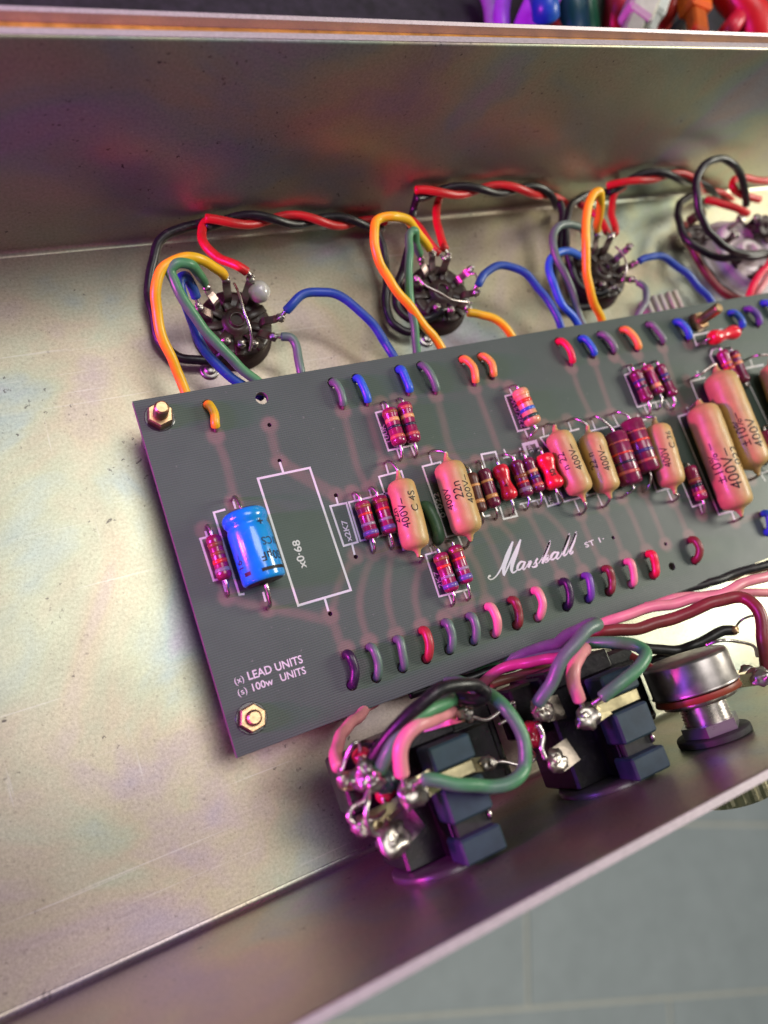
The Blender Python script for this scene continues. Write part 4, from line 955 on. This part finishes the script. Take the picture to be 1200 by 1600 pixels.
mb = MB(); lathe(mb, at(1078, 345, 4), (.6, .2, .1), [(0, 1.0), (.2, 1.6), (6, 1.6), (6.2, 1.0)], 18); tag(mb.build("small_capacitor", BROWN), "small brown part tucked under the black loop", "capacitor")
# ribbed cream grommet by the board edge
g = thing("ribbed_grommet", at(1032, 483, 0), "small cream ribbed strip on chassis floor by the board edge", "tag strip")
for k in range(5):
    p = at(1014 + 11 * k, 480 - 3 * k, 3); mb = MB(); box(mb, (p.x - .8, p.y - 4.5, .05), (p.x + .8, p.y + 3.0, 4 + .3 * (k % 2)), 0, .35); mb.build("rib", pl("cream_nylon", (.66, .60, .52), rough=.5), g)
# two pale washers showing under wires
for (px, py, lb) in ((328, 578, "pale washer half hidden below the left socket"), (666, 529, "pale washer half hidden below the middle socket")):
    c = at(px, py, .5); t = thing("rivet_washer", (c.x, c.y, 0), lb, "rivet")
    mb = MB(); lathe(mb, (c.x, c.y, .01), (0, 0, 1), [(0, 2.3), (.5, 2.3), (.7, 2.0), (.7, .9)], 24); mb.build("washer", NICKEL, t)
    mb = MB(); lathe(mb, (c.x, c.y, .3), (0, 0, 1), [(0, 1.5), (.7, 1.4), (1.0, .8), (1.05, .1)], 18); mb.build("rivet_head", NICKEL, t)

# ================================================================ JACK SOCKETS ON THE FRONT PANEL
def tab(t, p0, p1, wd, th=.35, mat=None, hole=True, bl=1.0, seed=0):
    "flat solder tab from p0 to p1 with a blob of solder on its end"
    p0 = Vector(p0); p1 = Vector(p1); d = (p1 - p0).normalized(); s_ = d.cross(Vector((0, .25, 1))).normalized(); n = s_.cross(d).normalized()
    mb = MB(); vs = []; L0 = (p1 - p0).length
    outl = [(0, 1), (L0 - wd * .5, 1)] + [(L0 - wd * .5 + wd * .5 * sin(radians(a)), cos(radians(a))) for a in (30, 60, 85)]
    for x, w_ in outl:
        for sg in (1, -1):
            for nn in (1, -1): vs.append(p0 + d * x + s_ * (sg * w_ * wd / 2) + n * (nn * th / 2))
    m = len(outl); fs = []
    for i in range(m - 1):
        a = i * 4; b = a + 4
        fs += [(a, b, b + 2, a + 2), (a + 1, a + 3, b + 3, b + 1), (a, a + 1, b + 1, b), (a + 2, b + 2, b + 3, a + 3)]
    fs += [(0, 2, 3, 1), ((m - 1) * 4, (m - 1) * 4 + 1, (m - 1) * 4 + 3, (m - 1) * 4 + 2)]
    mb.add(vs, fs, 0, False); o = mb.build("solder_tab", mat or BRASSP, t)
    if bl:
        mb = MB(); c = p1 - d * wd * .35 + n * .5; nb = len(mb.v)
        blob(mb, Vector((0, 0, 0)), wd * .56 * bl, (1, 1, 1), .28, seed, nu=20, nv=14)
        mb.v = [tuple(c + d * (v[0] * 1.25) + s_ * v[1] + n * (v[2] * .55)) for v in mb.v]
        blob(mb, p1 - d * wd * .05 + n * .9 + s_ * .3, wd * .24, (1, 1, 1), .4, seed + 2)
        mb.build("solder_joint", SOLDER, o)
    return o
def jack(dx, label):
    t = thing("jack_socket", (28 + dx, -92, 30), label, "jack socket", "jack sockets on the front panel")
    mb = MB()
    box(mb, (20 + dx, -103.0, 18), (34.6 + dx, -80.0, 31), 0, .5)
    box(mb, (14.5 + dx, -91, 19.5), (21 + dx, -80.4, 27.5), 0, .5)
    box(mb, (27.6 + dx, -102.8, 30.5), (34.4 + dx, -83.2, 37.0), 0, .2)
    box(mb, (20.5 + dx, -83.3, 25), (36.5 + dx, -79.2, 33.0), 0, .4)
    box(mb, (34 + dx, -102, 17), (38.2 + dx, -86, 27), 0, 1.2)
    box(mb, (36 + dx, -98, 12), (49 + dx, -81, 25), 0, .8); box(mb, (38 + dx, -96, 25), (46 + dx, -84, 28.5), 0, .6)
    mb.build("housing", BLACKP, t)
    for y0, y1 in ((-87.4, -83.1), (-96.3, -90.3), (-103.3, -99.0)):
        mb = MB(); box(mb, (26.9 + dx, y0, 35.0), (35.2 + dx, y1, 41.0), 0, .4); mb.build("top_block", GREYBLUE, t)
    mb = MB(); box(mb, (28 + dx, -99.6, 36.9), (35.0 + dx, -96.0, 38.4), 0, .8); mb.build("contact_bar", RUBBER, t)
    for y in (-88.8, -97.5):
        mb = MB(); lathe(mb, (34.6 + dx, y, 38.2), (1, 0, .1), [(0, .2), (.05, 1.1), (.5, 1.1), (.6, .8)], 14); mb.build("spring_end", STEEL, t)
    mb = MB(); lathe(mb, (27.5 + dx, -103.95, 29), (0, 1, 0), [(0, 9.6), (.9, 9.6), (1.1, 9.2), (1.1, 5)], 40); mb.build("washer", pl("dark_washer", (.05, .045, .05), rough=.3), t)
    mb = MB(); lathe(mb, (24.5 + dx, -103, 20), (0, 1, 0), [(0, 2.4), (7, 2.4), (7.2, 2.0)], 20); mb.build("rear_boss", BLACKP, t)
    # brass contact over the top, out to the near tab
    mb = MB(); box(mb, (24.0 + dx, -89.9, 39.2), (34.9 + dx, -87.7, 39.8), 0, .1); box(mb, (34.3 + dx, -89.9, 35), (34.9 + dx, -87.7, 39.8), 0, .1); mb.build("brass_contact", BRASSP, t)
    tab(t, (27 + dx, -88.4, 39.3), (20.4 + dx, -89.2, 39.8), 3.9, bl=1.05, seed=dx)
    return t
j1 = jack(0, "black jack socket with three blue grey blocks, the near left one"); 
j2 = jack(38.3, "black jack socket with three blue grey blocks, further right")
tab(j1, (21, -83.5, 33), (15.2, -82.4, 38.4), 3.4, bl=1.0, seed=1)
tab(j1, (21, -85.5, 33), (11.0, -83.0, 37.5), 3.2, bl=.6, seed=2)
tab(j1, (22, -91.5, 33), (11.6, -91.2, 37.6), 3.6, bl=.9, seed=4)
tab(j1, (24, -94.0, 33), (15.4, -95.2, 38.4), 4.8, mat=SOLDER, bl=1.1, seed=6)
tab(j1, (30, -80.0, 32), (38.0, -80.4, 38.0), 2.6, bl=.9, seed=8)
tab(j1, (33, -89.0, 31), (40.2, -90.5, 35.5), 2.6, bl=.9, seed=9)
TABD = metal("tarnished_tab", (.20, .17, .15), .35, .4)
tab(j2, (58, -86.0, 36), (50.6, -84.6, 38.6), 4.6, mat=TABD, bl=.85, seed=11)
tab(j2, (57, -94.0, 36), (49.8, -94.4, 38.6), 4.6, mat=TABD, bl=.8, seed=13)
def blobs(lst, label, name="solder_joint"):
    mb = MB()
    for k, (x, y, z, r_) in enumerate(lst): blob(mb, at(x, y, z), r_, (1, 1, .9), .4, k * 3.1 + x, nu=18, nv=12)
    return mb
mb = blobs([(572, 1212, 38, 2.0), (582, 1222, 38.5, 1.8), (560, 1218, 37, 1.7), (586, 1212, 39, 1.2)], ""); mb.build("solder_joint", SOLDER, j1)
mb = MB(); lathe(mb, at(590, 1224, 37), (1, -.1, -.2), [(0, .8), (.3, 2.0), (2.0, 2.2), (3.0, 1.7), (3.2, .6)], 20); mb.build("insulating_sleeve", pl("dark_slate_sleeve", (.03, .05, .06), rough=.3), j1)
# crimson bead resistors hanging between the jack tabs
def bead(pa, pb, r_, label, leads):
    A = at(*pa); B = at(*pb); ax = (B - A).normalized(); L0 = (B - A).length
    t = thing("bead_resistor", (A + B) / 2, label, "resistor", "crimson resistors soldered between the jack tabs")
    mb = MB(); lathe(mb, A, ax, [(-.1, .3), (.15, r_ * .7), (.7, r_), (1.6, r_), (2.3, r_ * .85), (L0 - 2.3, r_ * .85), (L0 - 1.6, r_), (L0 - .7, r_), (L0 - .1, r_ * .7), (L0 + .1, .3)], 20); mb.build("body", pl("dark_crimson_dip", (.42, .006, .04), rough=.2, coat=.4), t)
    for l in leads: mb = MB(); tube(mb, spline([A if l[0] == 'a' else B] + [at(*q) for q in l[1]], 6), .36, 8); mb.build("lead", STEEL, t)
bead((563, 1175, 37), (572, 1204, 33), 1.6, "crimson beaded resistor end above the left jack tabs", [('a', [(560, 1160, 38), (553, 1162, 38), (540, 1185, 37), (534, 1204, 37)])])
bead((598, 1246, 34), (606, 1232, 31), 1.6, "crimson resistor peeping out behind the slate sleeve", [('a', [(601, 1262, 34), (594, 1275, 36), (575, 1283, 38)])])
bead((826, 1168, 30), (834, 1128, 30), 2.0, "dark maroon resistor standing between two tabs of right jack", [('a', [(836, 1185, 34), (815, 1195, 33), (785, 1190, 32), (772, 1192, 32)]), ('b', [(845, 1125, 36)])])
jumper([(574, 1232, 38), (570, 1250, 38), (550, 1262, 38), (545, 1278, 38), (556, 1290, 38)], .42, "thick bare lead between upper and lower left jack tabs")
jumper([(577, 1236, 40), (574, 1255, 42), (572, 1280, 42), (580, 1300, 41), (590, 1305, 40)], .45, "thick bare lead bowing down to the large solder blob")
jumper([(840, 1132, 39), (848, 1150, 39), (846, 1170, 39), (852, 1186, 39)], .55, "thick tinned lead linking the two dark jack tabs")
jumper([(738, 1120, 34), (760, 1125, 34), (790, 1105, 34), (803, 1098, 34), (800, 1118, 33), (780, 1132, 32)], .35, "thin curled lead between the jack sockets")
jumper([(723, 1098, 37), (727, 1112, 36), (735, 1125, 35)], .9, "short pinkish soldered lead end beside the black loop")

# wires reaching the jacks
GJ = "wires soldered to the jack sockets"
wire([(610, 1075, 7), (588, 1097, 9), (568, 1111, 13), (547, 1130, 20), (530, 1160, 28), (525, 1190, 34)], 'pink', "leftmost pink wire bending down to the left jack tab", 1.15, at(533, 1214, 37.5), grp=GJ)
wire([(577, 1196, 37), (600, 1160, 40), (636, 1118, 43), (680, 1084, 45), (716, 1071, 44), (748, 1076, 42), (758, 1087, 41), (745, 1096, 40), (718, 1093, 38), (690, 1105, 34), (668, 1120, 28)], 'black', "black wire bending over in a tight loop above left jack", 1.2, grp=GJ)
wire([(590, 1207, 38.5), (606, 1174, 41), (635, 1134, 42), (664, 1110, 42), (690, 1099, 40), (712, 1092, 37)], 'green', "short grey green wire beside the black one at left jack", 1.25, start=at(582, 1220, 39), grp=GJ)
wire([(629, 1212, 41), (627, 1173, 43), (643, 1143, 43), (670, 1124, 41), (705, 1111, 36)], 'pink', "thick pink wire bending onto the brass tab of left jack", 1.3, start=at(633, 1228, 40.5), grp=GJ)
wire([(664, 1216, 43), (710, 1225, 44), (762, 1231, 44), (800, 1223, 44), (820, 1200, 43), (821, 1168, 43), (804, 1127, 43), (780, 1097, 41), (752, 1078, 34), (722, 1068, 24), (692, 1065, 12), (655, 1064, 7)], 'green', "long green wire sweeping in a wide loop over left jack", 1.2, start=at(648, 1226, 41), grp=GJ)
wire([(843, 1098, 41), (860, 1070, 43), (874, 1038, 45), (898, 1006, 46), (928, 980, 45), (933, 974, 43), (920, 976, 40), (900, 987, 36), (862, 1006, 26), (815, 1024, 16), (770, 1038, 9), (700, 1050, 6)], 'greygreen', "grey violet and green wire folded back above right jack", 1.25, start=at(834, 1112, 39.5), grp=GJ)
wire([(905, 1090, 41), (897, 1066, 42), (898, 1040, 42), (908, 1022, 40), (914, 1014, 36)], 'pink', "short pink wire standing on the right jack tab", 1.3, start=at(911, 1106, 40), grp=GJ)
wire([(938, 1092, 42), (970, 1066, 44), (998, 1040, 44), (1007, 1020, 43), (990, 1008, 41), (955, 1003, 38), (910, 1008, 33), (850, 1024, 22), (795, 1040, 12), (740, 1047, 7)], 'green', "green wire curling round from the right jack to the board", 1.25, start=at(926, 1100, 41), grp=GJ)
wire([(885, 1025, 30), (855, 1030, 26), (820, 1036, 22), (785, 1045, 17), (752, 1068, 14), (735, 1088, 12)], 'magenta', "magenta wire under the green ones between the jacks", 1.15, grp=GJ)
GR = "wires running right below the board"
wire([(925, 988, 24), (945, 987, 26), (1005, 980, 28), (1066, 962, 31), (1120, 938, 34), (1160, 932, 36), (1182, 953, 38), (1192, 1000, 38), (1200, 1060, 36)], 'maroon', "glossy maroon wire arching to the potentiometer", 1.35, grp=GR)
wire([(930, 980, 22), (960, 968, 24), (1008, 951, 26), (1066, 940, 28), (1120, 929, 30), (1160, 911, 31), (1215, 897, 31)], 'pink', "salmon pink wire running along just below the board edge", 1.2, grp=GR)
wire([(1010, 948, 18), (1070, 932, 20), (1140, 928, 22), (1215, 925, 24)], 'pink', "second pink wire below the salmon one", 1.1, grp=GR)
wire([(960, 958, 10), (1060, 925, 12), (1130, 903, 14), (1215, 876, 16)], 'black', "black wire hugging the underside of the board edge", 1.1, grp=GR)
wire([(1000, 948, 8), (1080, 915, 9), (1160, 895, 10), (1215, 884, 12)], 'brown', "brown wire among the bundle under the board edge", 1.15, grp=GR)
wire([(960, 1005, 20), (985, 1030, 24), (1010, 1045, 28), (1048, 1063, 34), (1095, 1075, 38), (1135, 1069, 41)], 'maroon', "brown maroon wire reaching the potentiometer tabs", 1.3, at(1156, 1072, 41), grp=GR)
wire([(1000, 1012, 16), (1060, 1015, 18), (1085, 1006, 20), (1125, 986, 22), (1145, 985, 23)], 'black', "black wire ending in a bare brown tip near potentiometer", 1.25, grp=GR)
wire([(1005, 1040, 12), (1030, 1028, 14), (1075, 1014, 16), (1110, 995, 18)], 'black', "second black wire crossing beneath the first one", 1.0, grp=GR)
wire([(765, 1070, 14), (810, 1055, 16), (850, 1042, 18), (890, 1034, 20)], 'brown', "dull brown wire on the floor behind the right jack", 1.1, grp=GR)
wire([(640, 1085, 8), (680, 1072, 9), (730, 1060, 10), (800, 1040, 12), (880, 1010, 14), (950, 985, 15)], 'black', "long black wire in the bundle under the board", 1.1, grp=GR)
mb = MB(); blob(mb, at(1147, 985, 23.5), 1.1, (1, 1, 1), .3, 4); tag(mb.build("wire_splice", BRASS), "tiny brass splice at the end of a black wire", "splice")
jumper([(1147, 983, 23), (1160, 968, 26), (1180, 962, 28), (1205, 972, 30)], .3, "thin bare wire arching from the brass splice")
jumper([(1103, 1008, 44), (1125, 1001, 46), (1155, 1003, 45), (1178, 1010, 43), (1183, 1025, 40)], .35, "thin bare ground wire on top of the potentiometer")

# ================================================================ POTENTIOMETER
def pot(cx, cz):
    t = thing("potentiometer", (cx, -95, cz), "round silver potentiometer can with its nut on the front panel", "potentiometer")
    c = Vector((cx, 0, cz)); Y = Vector((0, -1, 0))
    def o(y): return Vector((cx, y, cz))
    mb = MB(); lathe(mb, o(-86.5), Y, [(0, .5), (0, 8.1), (.25, 8.6), (.8, 8.9), (6.4, 8.9), (6.7, 9.2), (6.9, 8.9)], 56); mb.build("metal_can", NICKEL, t)
    mb = MB(); lathe(mb, o(-93.7), Y, [(0, 8.7), (1.2, 9.0), (1.3, 8)], 40); mb.build("wafer", PHEN, t)
    mb = MB(); lathe(mb, o(-95.1), Y, [(0, 7.6), (.8, 7.6), (.9, 5.2)] + [x for k in range(11) for x in ((1.2 + k * .7, 4.6), (1.55 + k * .7, 4.9))], 32); mb.build("threaded_bush", STEEL, t)
    mb = MB(); vs = [(cx + 6.2 * cos(pi / 3 * i + .35), y, cz + 6.2 * sin(pi / 3 * i + .35)) for y in (-100.2, -102.4) for i in range(6)]
    mb.add(vs, [(i, (i + 1) % 6, 6 + (i + 1) % 6, 6 + i) for i in range(6)] + [tuple(range(6)), tuple(range(11, 5, -1))], 0, False); mb.build("nut", pl("grey_nut", (.13, .12, .13), rough=.3), t)
    mb = MB(); lathe(mb, o(-102.45), Y, [(0, 4), (0, 7.4), (.3, 7.6), (1.3, 7.6)], 40); mb.build("washer", RUBBER, t)
    for k, (x, z) in enumerate(((9.0, 4.8), (10.5, 2.5), (11.5, -1.0))):
        tab(t, (cx + 6, -94.4, cz + z * .4), (cx + x + 3, -95.6 + .4 * k, cz + z + 2.5), 2.6, bl=1.15, seed=20 + k)
    kb = MB(); lathe(kb, o(-108.5), Y, [(0, 3), (0, 7.6), (.5, 8.2), (7, 8.2), (7.4, 7.8), (7.6, 6)], 80, smooth=False)
    # knurling: pull every other column in
    for i in range(len(kb.v)):
        x, y, z = kb.v[i]; j = i % 80
        if j % 4 < 2 and -115.7 < y < -108.7 and (x - cx) ** 2 + (z - cz) ** 2 > 50: kb.v[i] = (cx + (x - cx) * .95, y, cz + (z - cz) * .95)
    kb.build("knurled_knob", KNOBM, t)
    mb = MB(); lathe(mb, o(-105.7), Y, [(0, 3.1), (7.6, 3.1)], 20); mb.build("shaft", STEEL, t)
pot(90.8, 35.0)

# ================================================================ CABLES BEYOND THE REAR PANEL
def cable(pts, r_, col, label, rough=.35, name="cable"):
    mb = MB(); tube(mb, spline([at(*p) for p in pts], 8), r_, 18, wob=.02); return tag(mb.build(name, pl("cable_" + name + str(col), col, rough=rough)), label, "cable", "cables lying behind the chassis")
cable([(752, -30, 6), (765, 5, 6), (770, 45, 5), (776, 90, 4)], 2.4, (.30, .20, .50), "pale lilac cable, first from the left behind the chassis")
cable([(775, -60, 8), (786, -10, 8), (783, 30, 8), (792, 90, 4)], 2.6, (.36, .09, .75), "violet cable beside the pale lilac one")
cable([(880, -60, 14), (855, -12, 14), (832, 30, 12), (812, 95, 5)], 5.0, (.42, .10, .80), "thick bright violet strap shaped cable", name="strap")
cable([(846, -14, 22), (852, 12, 24), (853, 28, 22)], 4.0, (.015, .10, .48), "blue plug body in front of the violet strap", name="plug")
cable([(868, -60, 6), (872, 0, 8), (874, 50, 6), (880, 95, 4)], 4.2, (.42, .02, .03), "dark red cable left of the teal one")
cable([(888, -60, 10), (892, 0, 12), (896, 50, 8), (900, 100, 4)], 5.6, (.006, .08, .13), "thick teal cable in the middle behind the chassis")
cable([(918, -60, 10), (914, 0, 12), (920, 50, 8), (925, 100, 4)], 3.8, (.01, .13, .07), "dark green cable beside the teal one")
cable([(932, -60, 6), (934, 0, 6), (942, 60, 4)], 3.6, (.17, .17, .17), "grey cable between green and red ones")
cable([(973, -60, 14), (967, 0, 14), (960, 50, 8), (955, 100, 4)], 4.6, (.55, .02, .05), "red cable left of the white connector")
cable([(1040, -70, 4), (1035, 0, 4), (1000, 60, 2)], 4.6, (.035, .02, .09), "dark navy cable under the white connector")
cable([(1062, -20, 18), (1048, 16, 16), (1032, 45, 10), (1000, 90, 5)], 2.6, (.60, .04, .03), "thin red cable leading to the orange plug")
cable([(1110, -70, 20), (1143, -10, 22), (1172, 25, 22), (1183, 70, 18), (1186, 120, 6)], 6.2, (.62, .015, .02), "very thick red cable at top right corner")
cable([(1160, 22, 22), (1140, 45, 20), (1118, 75, 12)], 2.9, (.60, .02, .05), "short red branch leaving the thick red cable")
cable([(1085, 25, 4), (1060, 50, 3), (1045, 90, 2)], 3.0, (.03, .03, .03), "black cable below the orange plug")
def plug(px, py, z, dx, dy, ln, wd, th, col, label):
    c = at(px, py, z); d = at(px + dx, py + dy, z) - c; a = math.atan2(d.y, d.x); m = Matrix.Rotation(a, 3, 'Z')
    t = thing("connector_plug", c, label, "plug", "plugs among the cables behind the chassis")
    mb = MB(); box(mb, (-ln / 2, -wd / 2, -th / 2), (ln / 2, wd / 2, th / 2), 0, 1.2, m, (0, 0, 0)); mb.v = [(x + c.x, y + c.y, z_ + c.z) for x, y, z_ in mb.v]; mb.build("shell", pl("plug" + str(col), col, rough=.45), t)
    mb = MB(); box(mb, (ln / 2 - .5, -wd * .32, -th * .3), (ln / 2 + 9, wd * .32, th * .3), 0, .8, m, (0, 0, 0)); mb.v = [(x + c.x, y + c.y, z_ + c.z) for x, y, z_ in mb.v]; mb.build("neck", pl("plug_neck" + str(col), tuple(k * .6 for k in col), rough=.5), t)
plug(1002, 8, 24, -14, 34, 18, 9, 8, (.56, .55, .50), "off white rectangular connector plug, left one of two")
plug(1030, 4, 20, -12, 34, 18, 5, 7, (.66, .68, .68), "narrow white connector plug touching the off white one")
plug(1084, 0, 22, 4, 30, 12, 9, 8, (.85, .16, .01), "orange connector plug between white plugs and red cable")
